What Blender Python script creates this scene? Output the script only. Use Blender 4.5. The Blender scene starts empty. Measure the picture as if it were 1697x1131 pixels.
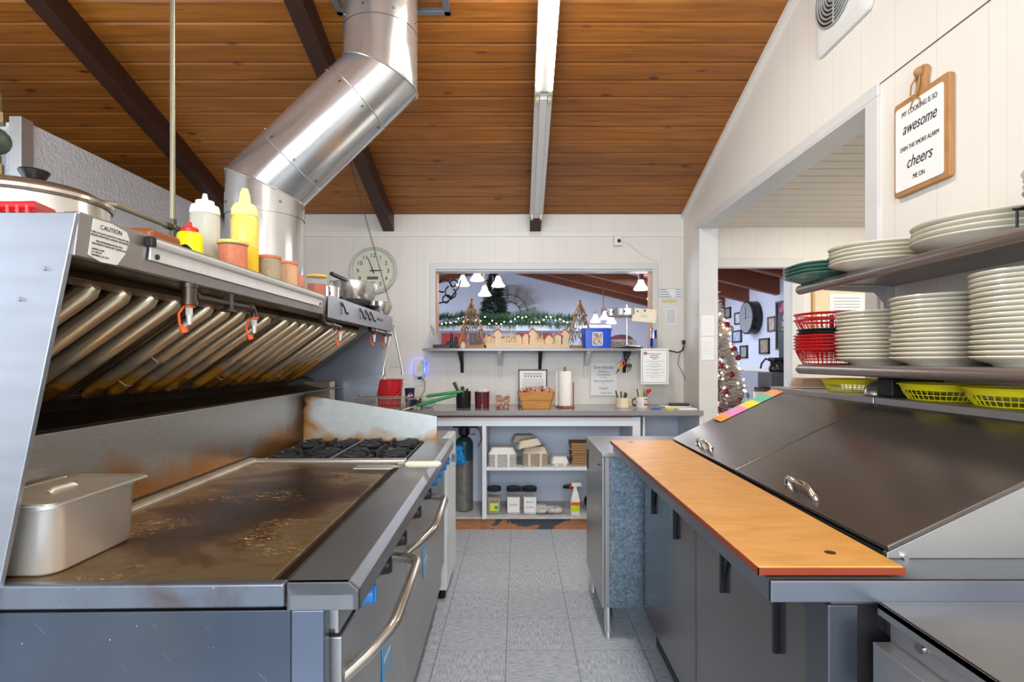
import bpy, bmesh, math, random
from math import sin, cos, pi, radians, sqrt, atan2
from mathutils import Vector, Matrix, Euler
random.seed(7)
SC = bpy.context.scene
COL = SC.collection

# ---------------------------------------------------------------- camera, world, exposure
F, HX, HY, HC = 900.0, 857.0, 598.0, 1.29      # focal length (px), point straight ahead (px), eye height (m)
cd = bpy.data.cameras.new('camera')
cam = bpy.data.objects.new('camera', cd)
COL.objects.link(cam)
cd.sensor_width = 36.0
cd.lens = F / 1697 * 36
cam.location = (0, 0, HC)
cam.rotation_euler = (pi / 2, 0, 0)
cd.shift_x = -(HX - 848.5) / 1697
cd.shift_y = (HY - 565.5) / 1697
cd.clip_start = 0.05
SC.camera = cam
SC.view_settings.view_transform = 'Standard'
SC.view_settings.look = 'None'
SC.view_settings.gamma = 1
SC.view_settings.use_curve_mapping = False
SC.view_settings.exposure = 0.55
w = bpy.data.worlds.new('world')
SC.world = w
w.use_nodes = True
w.node_tree.nodes['Background'].inputs[0].default_value = (0.75, 0.85, 1.0, 1)
w.node_tree.nodes['Background'].inputs[1].default_value = 0.6

def area(name, loc, rot, sx, sy, power, color=(1, 1, 1), spread=180):
    l = bpy.data.lights.new(name, 'AREA')
    l.shape = 'RECTANGLE'; l.size = sx; l.size_y = sy
    l.energy = power; l.color = color; l.spread = radians(spread)
    o = bpy.data.objects.new(name, l)
    COL.objects.link(o)
    o.location = loc; o.rotation_euler = rot
    return o
DAY = (0.76, 0.87, 1.0)
WARM = (1.0, 0.90, 0.77)
area('window_daylight', (-0.4, -2.35, 1.75), (radians(90), 0, 0), 3.0, 1.5, 120, DAY)
area('window_daylight_side', (-3.4, 0.3, 1.8), (radians(90), 0, radians(-90)), 2.4, 1.4, 40, DAY)
area('rear_fill_light', (0.35, -0.6, 3.2), (0, 0, 0), 0.3, 1.4, 34, WARM)  # added warm fill behind the camera, no fixture modelled there
area('ceiling_tube_glow', (0.146, 2.45, 3.2), (radians(18), 0, 0), 0.12, 1.2, 50, (1.0, 0.94, 0.86))
area('side_room_fill', (3.0, 3.0, 2.6), (0, 0, 0), 0.8, 1.6, 46, (1.0, 0.93, 0.84))  # added area light that brightens the side room, no lamp in view
area('dining_window_daylight', (-3.85, 7.3, 1.7), (radians(90), 0, radians(-90)), 3.2, 1.6, 130, (0.72, 0.83, 1.0))
area('dining_ceiling_light', (1.0, 6.9, 2.45), (0, 0, 0), 2.5, 1.2, 60, (0.80, 0.87, 1.0))

# ---------------------------------------------------------------- helpers
def W(px, py, Y):
    return Vector(((px - HX) * Y / F, Y, HC - (py - HY) * Y / F))

_m = {}
def nodes(name):
    m = bpy.data.materials.new(name); m.use_nodes = True
    nt = m.node_tree
    return m, nt, nt.nodes['Principled BSDF']

def srgb(r, g, b):
    f = lambda c: (c / 255 / 12.92) if c / 255 <= 0.04045 else ((c / 255 + 0.055) / 1.055) ** 2.4
    return (f(r), f(g), f(b), 1)

def mat(name, rgb, rough=0.5, metal=0.0, bump=0.0, scale=30, vary=0.06, stretch=(1, 1, 1), trans=0, emit=0, emitc=None, alpha=1, coat=0, ior=1.45, sheen=0):
    """plain procedural material: noise varies colour, roughness and bump"""
    if name in _m: return _m[name]
    m, nt, b = nodes(name)
    N, L = nt.nodes, nt.links
    tc = N.new('ShaderNodeTexCoord'); mp = N.new('ShaderNodeMapping'); mp.inputs['Scale'].default_value = stretch
    L.new(tc.outputs['Object'], mp.inputs[0])
    nz = N.new('ShaderNodeTexNoise'); nz.inputs['Scale'].default_value = scale; nz.inputs['Detail'].default_value = 4
    L.new(mp.outputs[0], nz.inputs['Vector'])
    c = srgb(*rgb)
    mx = N.new('ShaderNodeMixRGB'); mx.inputs[1].default_value = tuple(min(1, x * (1 - vary * 2)) for x in c[:3]) + (1,)
    mx.inputs[2].default_value = tuple(min(1, x * (1 + vary * 2)) for x in c[:3]) + (1,)
    L.new(nz.outputs[0], mx.inputs[0]); L.new(mx.outputs[0], b.inputs['Base Color'])
    b.inputs['Metallic'].default_value = metal
    b.inputs['IOR'].default_value = ior
    mr = N.new('ShaderNodeMapRange'); mr.inputs[3].default_value = max(0.02, rough * 0.85); mr.inputs[4].default_value = min(1, rough * 1.15)
    L.new(nz.outputs[0], mr.inputs[0]); L.new(mr.outputs[0], b.inputs['Roughness'])
    if bump:
        bp = N.new('ShaderNodeBump'); bp.inputs['Strength'].default_value = bump; bp.inputs['Distance'].default_value = 0.004
        L.new(nz.outputs[0], bp.inputs['Height']); L.new(bp.outputs[0], b.inputs['Normal'])
    if trans: b.inputs['Transmission Weight'].default_value = trans
    if coat: b.inputs['Coat Weight'].default_value = coat
    if emit:
        b.inputs['Emission Color'].default_value = emitc or c; b.inputs['Emission Strength'].default_value = emit
    if alpha < 1: b.inputs['Alpha'].default_value = alpha
    _m[name] = m
    return m

def ramp(nt, fac, stops):
    r = nt.nodes.new('ShaderNodeValToRGB')
    e = r.color_ramp.elements
    while len(e) < len(stops): e.new(0.5)
    for i, (p, c) in enumerate(stops):
        e[i].position = p; e[i].color = c
    nt.links.new(fac, r.inputs[0])
    return r.outputs[0]

def noise(nt, vec, scale, stretch=(1, 1, 1), detail=4, dist=0):
    mp = nt.nodes.new('ShaderNodeMapping'); mp.inputs['Scale'].default_value = stretch
    nt.links.new(vec, mp.inputs[0])
    n = nt.nodes.new('ShaderNodeTexNoise'); n.inputs['Scale'].default_value = scale; n.inputs['Detail'].default_value = detail
    n.inputs['Distortion'].default_value = dist
    nt.links.new(mp.outputs[0], n.inputs['Vector'])
    return n.outputs[0]

def mth(nt, op, a, b=None, c=None):
    n = nt.nodes.new('ShaderNodeMath'); n.operation = op
    for i, v in enumerate((a, b, c)):
        if v is None: continue
        if isinstance(v, (int, float)): n.inputs[i].default_value = v
        else: nt.links.new(v, n.inputs[i])
    return n.outputs[0]

def mix(nt, fac, a, b, mode='MIX'):
    n = nt.nodes.new('ShaderNodeMixRGB'); n.blend_type = mode
    for i, v in enumerate((fac, a, b)):
        if isinstance(v, (int, float)): n.inputs[i].default_value = v
        elif isinstance(v, tuple): n.inputs[i].default_value = v
        else: nt.links.new(v, n.inputs[i])
    return n.outputs[0]

def sep(nt, world=True):
    if world:
        g = nt.nodes.new('ShaderNodeNewGeometry'); out = g.outputs['Position']
    else:
        g = nt.nodes.new('ShaderNodeTexCoord'); out = g.outputs['Object']
    s = nt.nodes.new('ShaderNodeSeparateXYZ'); nt.links.new(out, s.inputs[0])
    return out, s.outputs

def bumpn(nt, h, strength, dist, b):
    bp = nt.nodes.new('ShaderNodeBump'); bp.inputs['Strength'].default_value = strength; bp.inputs['Distance'].default_value = dist
    nt.links.new(h, bp.inputs['Height']); nt.links.new(bp.outputs[0], b.inputs['Normal'])

def steel(name, rgb=(176, 176, 176), rough=0.3, stretch=(1, 1, 18), dirt=0.0, dirtc=(95, 62, 26), dscale=5, low=0.4, metal=0.82, scratch=0, plane='xz'):
    if name in _m: return _m[name]
    if rough > 0.235: rough = max(rough, 0.32)
    m, nt, b = nodes(name)
    v, s = sep(nt, False)
    n1 = noise(nt, v, 5, tuple(min(7, q) for q in stretch), 2)
    n2 = noise(nt, v, 2.3, (1, 1, 1), 3)
    base = srgb(*rgb)
    dk = tuple(x * 0.90 for x in base[:3]) + (1,)
    c = mix(nt, n1, dk, base)
    c = mix(nt, ramp(nt, n2, [(0.35, (0, 0, 0, 1)), (0.7, (1, 1, 1, 1))]), c, tuple(min(1, x * 1.06) for x in base[:3]) + (1,))
    if dirt:
        nd = noise(nt, v, dscale, (1, 1, 1), 8, 0.4)
        f = ramp(nt, nd, [(low, (0, 0, 0, 1)), (min(0.98, low + 0.32), (dirt, dirt, dirt, 1))])
        c = mix(nt, f, c, srgb(*dirtc))
    if scratch:
        n4 = noise(nt, v, 1.7, (1, 1, 1), 3)
        c = mix(nt, ramp(nt, n4, [(0.38, (0, 0, 0, 1)), (0.62, (0.55, 0.55, 0.55, 1))]), c, tuple(min(1, x * 1.75) for x in base[:3]) + (1,))
        for rot, off in ((0.6, 0), (-0.85, 3.1)):
            mp = nt.nodes.new('ShaderNodeMapping'); mp.inputs['Location'].default_value = (off, off, off)
            mp.inputs['Rotation'].default_value = (0, rot, 0) if plane == 'xz' else (0, 0, rot)
            nt.links.new(v, mp.inputs[0])
            m2 = nt.nodes.new('ShaderNodeMapping'); m2.inputs['Scale'].default_value = (7, 7, 420) if plane == 'xz' else (420, 7, 7)
            nt.links.new(mp.outputs[0], m2.inputs[0]); mp = m2
            ns = nt.nodes.new('ShaderNodeTexNoise'); ns.inputs['Scale'].default_value = 1.6; ns.inputs['Detail'].default_value = 2
            nt.links.new(mp.outputs[0], ns.inputs['Vector'])
            f = ramp(nt, ns.outputs[0], [(0.76, (0, 0, 0, 1)), (0.82, (scratch, scratch, scratch, 1))])
            c = mix(nt, f, c, (0.75, 0.78, 0.82, 1))
        vo = nt.nodes.new('ShaderNodeTexVoronoi'); vo.inputs['Scale'].default_value = 22; nt.links.new(v, vo.inputs['Vector'])
        c = mix(nt, ramp(nt, vo.outputs['Distance'], [(0.02, (1, 1, 1, 1)), (0.04, (0, 0, 0, 1))]), c, (0.62, 0.66, 0.70, 1))
    nt.links.new(c, b.inputs['Base Color'])
    b.inputs['Metallic'].default_value = metal
    r = nt.nodes.new('ShaderNodeMapRange'); r.inputs[3].default_value = rough * 0.9; r.inputs[4].default_value = rough * 1.15
    nt.links.new(n1, r.inputs[0]); nt.links.new(r.outputs[0], b.inputs['Roughness'])
    _m[name] = m
    return m

class MB:
    """collects shapes and links them as ONE mesh object"""
    def __init__(s): s.bm = bmesh.new()
    def _add(s, vs, fs, M=None):
        vv = [s.bm.verts.new((M @ Vector(v)) if M else Vector(v)) for v in vs]
        for f in fs:
            try: s.bm.faces.new([vv[i] for i in f])
            except ValueError: pass
        return s
    def box(s, a, b, M=None):
        x0, y0, z0 = a; x1, y1, z1 = b
        return s._add([(x0,y0,z0),(x1,y0,z0),(x1,y1,z0),(x0,y1,z0),(x0,y0,z1),(x1,y0,z1),(x1,y1,z1),(x0,y1,z1)],
                      [(0,3,2,1),(4,5,6,7),(0,1,5,4),(1,2,6,5),(2,3,7,6),(3,0,4,7)], M)
    def hexa(s, p):   # 8 points: bottom ring then top ring
        return s._add(p, [(0,3,2,1),(4,5,6,7),(0,1,5,4),(1,2,6,5),(2,3,7,6),(3,0,4,7)])
    def prism(s, pts, d, M=None):
        """extrude polygon pts (3d) by vector d"""
        n = len(pts); d = Vector(d)
        vs = [Vector(p) for p in pts] + [Vector(p) + d for p in pts]
        fs = [tuple(range(n))[::-1], tuple(range(n, 2*n))] + [(i, (i+1) % n, n + (i+1) % n, n + i) for i in range(n)]
        return s._add(vs, fs, M)
    def tube(s, pts, r, n=12, M=None, closed=False, cap=True, rz=1):
        pts = [Vector(p) for p in pts]
        rr = r if isinstance(r, (list, tuple)) else [r] * len(pts)
        rings = []; up = None; k = len(pts)
        for i, p in enumerate(pts):
            if closed: t = pts[(i+1) % k] - pts[i-1]
            else: t = pts[min(i+1, k-1)] - pts[max(i-1, 0)]
            if t.length < 1e-9: t = Vector((0,0,1))
            t.normalize()
            if up is None:
                a = Vector((0,0,1)) if abs(t.z) < 0.9 else Vector((1,0,0))
                up = (a - t * a.dot(t)).normalized()
            else:
                up = up - t * up.dot(t)
                up = up.normalized() if up.length > 1e-6 else Vector((1,0,0))
            sd = t.cross(up)
            rings.append([p + (up * cos(2*pi*j/n) + sd * sin(2*pi*j/n)) * rr[i] for j in range(n)])
        vs = [v for ring in rings for v in ring]; fs = []
        for i in range(k if closed else k-1):
            a, b = i * n, ((i+1) % k) * n
            for j in range(n): fs.append((a+j, a+(j+1) % n, b+(j+1) % n, b+j))
        if cap and not closed:
            fs.append(tuple(range(n))[::-1]); fs.append(tuple(range((k-1)*n, k*n)))
        return s._add(vs, fs, M)
    def cyl(s, p, q, r, r2=None, n=20, M=None): return s.tube([p, q], [r, r if r2 is None else r2], n, M)
    def lathe(s, prof, c=(0,0,0), n=32, sx=1, sy=1, M=None):
        """prof: (r, z) list, closed where r is 0"""
        vs = []; fs = []; idx = []
        for r, z in prof:
            if r < 1e-6: idx.append([len(vs)]); vs.append((c[0], c[1], c[2] + z))
            else:
                idx.append(list(range(len(vs), len(vs) + n)))
                vs += [(c[0] + sx*r*cos(2*pi*j/n), c[1] + sy*r*sin(2*pi*j/n), c[2] + z) for j in range(n)]
        for a, b in zip(idx, idx[1:]):
            for j in range(n):
                k = (j+1) % n
                if len(a) == 1 and len(b) == 1: continue
                if len(a) == 1: fs.append((a[0], b[j], b[k]))
                elif len(b) == 1: fs.append((a[j], a[k], b[0]))
                else: fs.append((a[j], a[k], b[k], b[j]))
        return s._add(vs, fs, M)
    def ball(s, c, r, n=12, M=None, sz=1, sx=1, sy=1):
        m = max(4, n // 2)
        return s.lathe([(r*sin(pi*i/m) if 0 < i < m else 0, -r*sz*cos(pi*i/m)) for i in range(m+1)], c, n, sx, sy, M)
    def torus(s, c, R, r, n=32, m=8, axis='z', sx=1, sy=1):
        pts = []
        for i in range(n):
            a = 2*pi*i/n
            x, y = R*cos(a)*sx, R*sin(a)*sy
            pts.append({'z': (x,y,0), 'y': (x,0,y), 'x': (0,x,y)}[axis])
        return s.tube([Vector(c) + Vector(p) for p in pts], r, m, None, True)
    def build(s, name, m, parent=None, world=False, bevel=0, smooth=True, angle=35, M=None):
        bmesh.ops.recalc_face_normals(s.bm, faces=s.bm.faces)
        me = bpy.data.meshes.new(name)
        if world and parent is not None:
            off = root_of(parent).matrix_basis.inverted()
            s.bm.transform(off)
        s.bm.to_mesh(me); s.bm.free()
        if m: me.materials.append(m)
        if smooth:
            me.polygons.foreach_set('use_smooth', [True] * len(me.polygons))
            me.set_sharp_from_angle(angle=radians(angle))
        o = bpy.data.objects.new(name, me)
        COL.objects.link(o)
        if parent is not None: o.parent = parent
        if bevel:
            bv = o.modifiers.new('bevel', 'BEVEL'); bv.width = bevel; bv.segments = 2; bv.limit_method = 'ANGLE'; bv.angle_limit = radians(40)
            bv.harden_normals = True
        return o

def root_of(o):
    while o.parent is not None: o = o.parent
    return o

def tag(o, label, cat, group=None):
    o['label'] = label; o['category'] = cat
    if group: o['group'] = group
    return o
def thing(name, label, cat, loc=(0,0,0), rz=0, group=None):
    o = bpy.data.objects.new(name, None); COL.objects.link(o)
    o.empty_display_size = 0.05
    o.location = loc; o.rotation_euler = (0, 0, rz)
    o.matrix_basis = Matrix.Translation(loc) @ Matrix.Rotation(rz, 4, 'Z')
    return tag(o, label, cat, group)
def struct(o): o['kind'] = 'structure'; return o
def copy_tree(o, parent=None):
    c = o.copy(); COL.objects.link(c); c.parent = parent
    for ch in list(o.children): copy_tree(ch, c)
    return c
def dup(o, loc, label, rz=None, group=None):
    c = copy_tree(o); c.location = loc; c['label'] = label
    if rz is not None: c.rotation_euler = (0, 0, rz)
    if group: c['group'] = group
    return c
def text(name, body, size, loc, rot, m, parent=None, align='CENTER', ext=0.0004, sx=1.0, shear=0, world=False):
    cu = bpy.data.curves.new(name, 'FONT'); cu.body = body; cu.size = size
    cu.align_x = align; cu.align_y = 'CENTER'; cu.extrude = ext; cu.shear = shear
    cu.materials.append(m)
    o = bpy.data.objects.new(name, cu); COL.objects.link(o)
    Mx = Matrix.Translation(loc) @ Euler(rot).to_matrix().to_4x4() @ Matrix.Diagonal((sx, 1, 1, 1))
    me = bpy.data.meshes.new_from_object(o.evaluated_get(bpy.context.evaluated_depsgraph_get()))
    bpy.data.objects.remove(o)
    me.name = name
    if parent is not None and world: Mx = root_of(parent).matrix_basis.inverted() @ Mx
    me.transform(Mx)
    o = bpy.data.objects.new(name, me); COL.objects.link(o)
    if parent is not None: o.parent = parent
    return o
FRONT = (pi/2, 0, 0)            # faces the camera (-Y)
ONRIGHT = (pi/2, 0, -pi/2)      # on the right wall, facing -X
ONLEFT = (pi/2, 0, pi/2)        # faces +X
def arc(c, r, a0, a1, n, plane='xz'):
    out = []
    for i in range(n+1):
        a = a0 + (a1-a0)*i/n
        p = {'xz': (r*cos(a), 0, r*sin(a)), 'xy': (r*cos(a), r*sin(a), 0), 'yz': (0, r*cos(a), r*sin(a))}[plane]
        out.append(Vector(c) + Vector(p))
    return out

# ---------------------------------------------------------------- materials
WHITE = mat('white_paint', (226, 222, 214), 0.45, vary=0.02, scale=6)
TRIM = mat('grey_white_trim', (210, 209, 206), 0.4, vary=0.03, scale=8)
ST = steel('brushed_steel', (178, 177, 176), 0.30)
STH = steel('brushed_steel_along_y', (172, 171, 170), 0.27, (18, 1, 18))
STX = steel('brushed_steel_along_x', (172, 172, 174), 0.30, (1, 18, 18))
STD = steel('dark_steel_lid', (118, 112, 108), 0.22, (18, 1, 1))
STP = steel('grimy_steel', (165, 160, 152), 0.34, (1, 1, 14), 0.8, (120, 72, 20), 3.0, 0.50)
STS = mat('stained_steel_splash', (200, 198, 188), 0.5, 0.5)
CHROME = mat('polished_chrome', (215, 215, 215), 0.09, 1.0, vary=0.01)
BLACK = mat('black_plastic', (22, 22, 24), 0.35)
BLACKR = mat('black_rubber', (20, 20, 20), 0.6)
IRON = mat('cast_iron', (52, 54, 58), 0.55, 0.4, 0.3, 60)
GREASE = mat('greasy_black', (30, 22, 16), 0.35, 0.3, 0.4, 25, 0.3)
PAPER = mat('paper', (232, 232, 230), 0.7, vary=0.01)
INK = mat('ink', (40, 42, 52), 0.7)
INKG = mat('grey_ink', (120, 122, 132), 0.7)
PLATE = mat('ivory_china', (226, 219, 200), 0.16, vary=0.02, coat=0.5)
GREENP = mat('green_china', (84, 126, 112), 0.2, vary=0.04, coat=0.4)
DARKWOOD = mat('dark_beam_wood', (58, 32, 21), 0.5, 0, 0.2, 12, 0.25, (8, 0.6, 8))
WOOD = mat('honey_wood', (176, 122, 66), 0.5, 0, 0.15, 14, 0.15, (1, 1, 6))
WOODX = mat('crate_wood', (196, 138, 70), 0.5, 0, 0.15, 10, 0.2, (1, 4, 9))
CREAMWOOD = mat('pale_birch', (226, 200, 160), 0.55, 0, 0.05, 14, 0.06, (6, 1, 1))
def glass(name, rgb, alpha, rough=0.08):
    """clear or tinted plastic / glass: partly see-through principled surface"""
    m = mat(name, rgb, rough, alpha=alpha, vary=0.02)
    return m
CLEAR = glass('clear_plastic', (205, 205, 205), 0.08)

def m_ceiling():
    m, nt, b = nodes('pine_ceiling_boards')
    v, s = sep(nt)
    idx = mth(nt, 'FLOOR', mth(nt, 'DIVIDE', mth(nt, 'ADD', s[1], 20.0 - 4.65), 0.123))
    wn = nt.nodes.new('ShaderNodeTexWhiteNoise'); wn.noise_dimensions = '1D'; nt.links.new(idx, wn.inputs['W'])
    cb = nt.nodes.new('ShaderNodeCombineXYZ')
    nt.links.new(mth(nt, 'ADD', s[0], mth(nt, 'MULTIPLY', idx, 3.7)), cb.inputs[0]); nt.links.new(s[1], cb.inputs[1])
    g = noise(nt, cb.outputs[0], 3.0, (0.7, 14, 1), 6, 0.6)
    big = noise(nt, cb.outputs[0], 1.3, (1, 1, 1), 2)
    c = ramp(nt, g, [(0.25, srgb(104, 58, 14)), (0.5, srgb(150, 90, 26)), (0.8, srgb(178, 116, 44))])
    c = mix(nt, mth(nt, 'MULTIPLY', wn.outputs[0], 0.42), c, srgb(84, 44, 14))
    c = mix(nt, mth(nt, 'MULTIPLY', big, 0.35), c, srgb(184, 108, 34))
    vo = nt.nodes.new('ShaderNodeTexVoronoi'); vo.inputs['Scale'].default_value = 1.0
    mp = nt.nodes.new('ShaderNodeMapping'); mp.inputs['Scale'].default_value = (3.2, 8.1, 0.01)
    nt.links.new(cb.outputs[0], mp.inputs[0]); nt.links.new(mp.outputs[0], vo.inputs['Vector'])
    k = ramp(nt, vo.outputs['Distance'], [(0.06, (1, 1, 1, 1)), (0.15, (0, 0, 0, 1))])
    c = mix(nt, mth(nt, 'MULTIPLY', k, 0.8), c, srgb(46, 20, 8))
    nt.links.new(c, b.inputs['Base Color']); b.inputs['Roughness'].default_value = 0.42
    bumpn(nt, g, 0.1, 0.002, b)
    return m
CEIL = m_ceiling()

def m_panel(name, rgb, axis, period=0.2032, offset=0.0, rough=0.45):
    """painted grooved plywood siding: grooves are bumped, with a second groove near each"""
    m, nt, b = nodes(name)
    v, s = sep(nt)
    a = mth(nt, 'ADD', s[axis], 20 + offset)
    f = mth(nt, 'FRACT', mth(nt, 'DIVIDE', a, period))
    g1 = mth(nt, 'COMPARE', f, 0.5, 0.013)
    idx = mth(nt, 'FLOOR', mth(nt, 'DIVIDE', a, period))
    g2 = mth(nt, 'MULTIPLY', mth(nt, 'COMPARE', f, 0.2, 0.008), mth(nt, 'COMPARE', mth(nt, 'MODULO', idx, 3.0), 1.0, 0.4))
    g = mth(nt, 'MAXIMUM', g1, g2)
    n = noise(nt, v, 9, (1, 1, 0.25), 5)
    c = mix(nt, n, tuple(x * 0.94 for x in srgb(*rgb)[:3]) + (1,), srgb(*rgb))
    nt.links.new(mix(nt, mth(nt, 'MULTIPLY', g, 0.35), c, tuple(x * 0.72 for x in srgb(*rgb)[:3]) + (1,)), b.inputs['Base Color'])
    b.inputs['Roughness'].default_value = rough
    h = mth(nt, 'SUBTRACT', mth(nt, 'MULTIPLY', noise(nt, v, 60, (1, 1, 0.1), 3), 0.08), g)
    bumpn(nt, h, 0.5, 0.003, b)
    return m
WALLX = m_panel('painted_panel_wall_x', (226, 221, 212), 0)
WALLY = m_panel('painted_panel_wall_y', (232, 227, 217), 1)

def m_floor():
    m, nt, b = nodes('vinyl_floor_tile')
    v, s = sep(nt)
    # tile pitch 0.305; seam positions match the place
    def seam(c, off, w):
        f = mth(nt, 'FRACT', mth(nt, 'DIVIDE', mth(nt, 'ADD', c, 30.5 + off), 0.305))
        d = mth(nt, 'ABSOLUTE', mth(nt, 'SUBTRACT', f, 0.5))
        return mth(nt, 'GREATER_THAN', d, 0.5 - w)
    sx = seam(s[0], 0.048, 0.006); sy = seam(s[1], -0.28, 0.004)
    ix = mth(nt, 'FLOOR', mth(nt, 'DIVIDE', mth(nt, 'ADD', s[0], 30.5 + 0.048), 0.305))
    iy = mth(nt, 'FLOOR', mth(nt, 'DIVIDE', mth(nt, 'ADD', s[1], 30.5 - 0.28), 0.305))
    par = mth(nt, 'MODULO', mth(nt, 'ADD', ix, iy), 2.0)
    na = noise(nt, v, 26, (1, 5, 1), 3); nb = noise(nt, v, 26, (5, 1, 1), 3)
    n = mix(nt, par, na, nb)
    c = ramp(nt, n, [(0.3, srgb(138, 148, 160)), (0.46, srgb(176, 186, 197)), (0.6, srgb(190, 199, 210)), (0.75, srgb(220, 226, 232))])
    bg = noise(nt, v, 2.2, (1, 1, 1), 4)
    c = mix(nt, mth(nt, 'MULTIPLY', bg, 0.25), c, srgb(146, 144, 140))
    c = mix(nt, mth(nt, 'MULTIPLY', mth(nt, 'MAXIMUM', sx, sy), 0.7), c, srgb(62, 64, 68))
    nt.links.new(c, b.inputs['Base Color']); b.inputs['Roughness'].default_value = 0.42
    bumpn(nt, n, 0.05, 0.002, b)
    return m
FLOOR = m_floor()

def m_griddle():
    m, nt, b = nodes('seasoned_griddle_steel')
    v, s = sep(nt, False)
    n = noise(nt, v, 3.2, (1.0, 1.2, 1), 8, 0.8)
    n2 = noise(nt, v, 14, (1, 2, 1), 6, 0.6)
    # burnt area in the middle right of the plate
    dx = mth(nt, 'DIVIDE', mth(nt, 'SUBTRACT', s[0], -0.30), 0.26); dy = mth(nt, 'DIVIDE', mth(nt, 'SUBTRACT', s[1], 0.62), 0.50)
    d = mth(nt, 'SQRT', mth(nt, 'ADD', mth(nt, 'MULTIPLY', dx, dx), mth(nt, 'MULTIPLY', dy, dy)))
    d = mth(nt, 'ADD', d, mth(nt, 'MULTIPLY', mth(nt, 'SUBTRACT', n, 0.5), 2.0))
    c = ramp(nt, d, [(0.3, srgb(34, 20, 13)), (0.65, srgb(66, 40, 22)), (0.9, srgb(112, 80, 46)), (1.0, srgb(136, 114, 82))])
    c = mix(nt, mth(nt, 'MULTIPLY', ramp(nt, n2, [(0.45, (0, 0, 0, 1)), (0.7, (1, 1, 1, 1))]), 0.5), c, srgb(112, 78, 40))
    # scraped flecks, with golden light reflections painted into their colour
    vo = noise(nt, v, 55, (1, 2.2, 1), 2, 1.5)
    fl = ramp(nt, vo, [(0.60, (0, 0, 0, 1)), (0.64, (1, 1, 1, 1))])
    zone = ramp(nt, noise(nt, v, 4.4, (1, 1, 1), 2), [(0.52, (0, 0, 0, 1)), (0.62, (1, 1, 1, 1))])
    ff = mth(nt, 'MULTIPLY', fl, zone)
    c = mix(nt, ff, c, srgb(250, 200, 112))
    nt.links.new(c, b.inputs['Base Color'])
    b.inputs['Metallic'].default_value = 0.75
    r = nt.nodes.new('ShaderNodeMapRange'); r.inputs[3].default_value = 0.29; r.inputs[4].default_value = 0.5
    nt.links.new(n2, r.inputs[0]); nt.links.new(r.outputs[0], b.inputs['Roughness'])
    bumpn(nt, n2, 0.15, 0.002, b)
    return m
GRID = m_griddle()

def m_splash():
    m, nt, b = nodes('rusty_enamel_splash')
    v, s = sep(nt, False)
    n = noise(nt, v, 5, (1, 1, 1), 8, 0.6)
    n2 = noise(nt, v, 22, (1, 1, 1), 6)
    c = mix(nt, n2, srgb(206, 210, 206), srgb(176, 184, 186))
    # rust from the left edge and along the bottom
    ex = mth(nt, 'MULTIPLY', mth(nt, 'ADD', s[0], 0.74), -7.0)
    ez = mth(nt, 'MULTIPLY', mth(nt, 'SUBTRACT', s[2], 0.90), -9.0)
    e = mth(nt, 'ADD', mth(nt, 'MAXIMUM', mth(nt, 'ADD', ex, 1.7), mth(nt, 'ADD', ez, 0.5)), mth(nt, 'MULTIPLY', mth(nt, 'SUBTRACT', n, 0.5), 2.6))
    c = mix(nt, ramp(nt, e, [(0.25, (0, 0, 0, 1)), (0.8, (1, 1, 1, 1))]), c, srgb(168, 116, 44))
    c = mix(nt, ramp(nt, e, [(0.8, (0, 0, 0, 1)), (1.0, (1, 1, 1, 1))]), c, srgb(48, 28, 18))
    nt.links.new(c, b.inputs['Base Color']); b.inputs['Roughness'].default_value = 0.4; b.inputs['Metallic'].default_value = 0.25
    return m
SPLASH = m_splash()

def m_backsplash():
    m, nt, b = nodes('scorched_steel_backsplash')
    v, s = sep(nt, False)
    n = noise(nt, v, 3.5, (1, 1, 1), 8, 0.5); n2 = noise(nt, v, 30, (1, 1, 10), 4)
    c = mix(nt, n2, srgb(150, 146, 140), srgb(182, 178, 172))
    ez = mth(nt, 'MULTIPLY', mth(nt, 'SUBTRACT', s[2], 0.886), 9.0)
    e = mth(nt, 'ADD', mth(nt, 'SUBTRACT', 1.0, ez), mth(nt, 'MULTIPLY', mth(nt, 'SUBTRACT', n, 0.5), 3.0))
    c = mix(nt, ramp(nt, e, [(0.0, (0, 0, 0, 1)), (0.75, (0.9, 0.9, 0.9, 1))]), c, srgb(170, 112, 40))
    ff = mth(nt, 'ADD', mth(nt, 'MULTIPLY', mth(nt, 'SUBTRACT', s[1], 1.62), 4.0), mth(nt, 'MULTIPLY', n, 0.8))
    c = mix(nt, ramp(nt, ff, [(0.2, (0, 0, 0, 1)), (1.0, (0.9, 0.9, 0.9, 1))]), c, srgb(60, 38, 24))
    nt.links.new(c, b.inputs['Base Color']); b.inputs['Roughness'].default_value = 0.33; b.inputs['Metallic'].default_value = 0.85
    return m
BSPL = m_backsplash()

def m_galv():
    m, nt, b = nodes('galvanised_sheet')
    v, s = sep(nt, False)
    vo = nt.nodes.new('ShaderNodeTexVoronoi'); vo.inputs['Scale'].default_value = 110
    nt.links.new(v, vo.inputs['Vector'])
    n = noise(nt, v, 8, (1, 1, 0.6), 5)
    c = mix(nt, vo.outputs['Color'], srgb(92, 110, 122), srgb(168, 184, 194))
    c = mix(nt, mth(nt, 'MULTIPLY', n, 0.5), c, srgb(84, 104, 118))
    nt.links.new(c, b.inputs['Base Color']); b.inputs['Roughness'].default_value = 0.42; b.inputs['Metallic'].default_value = 0.85
    return m
GALV = m_galv()

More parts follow.
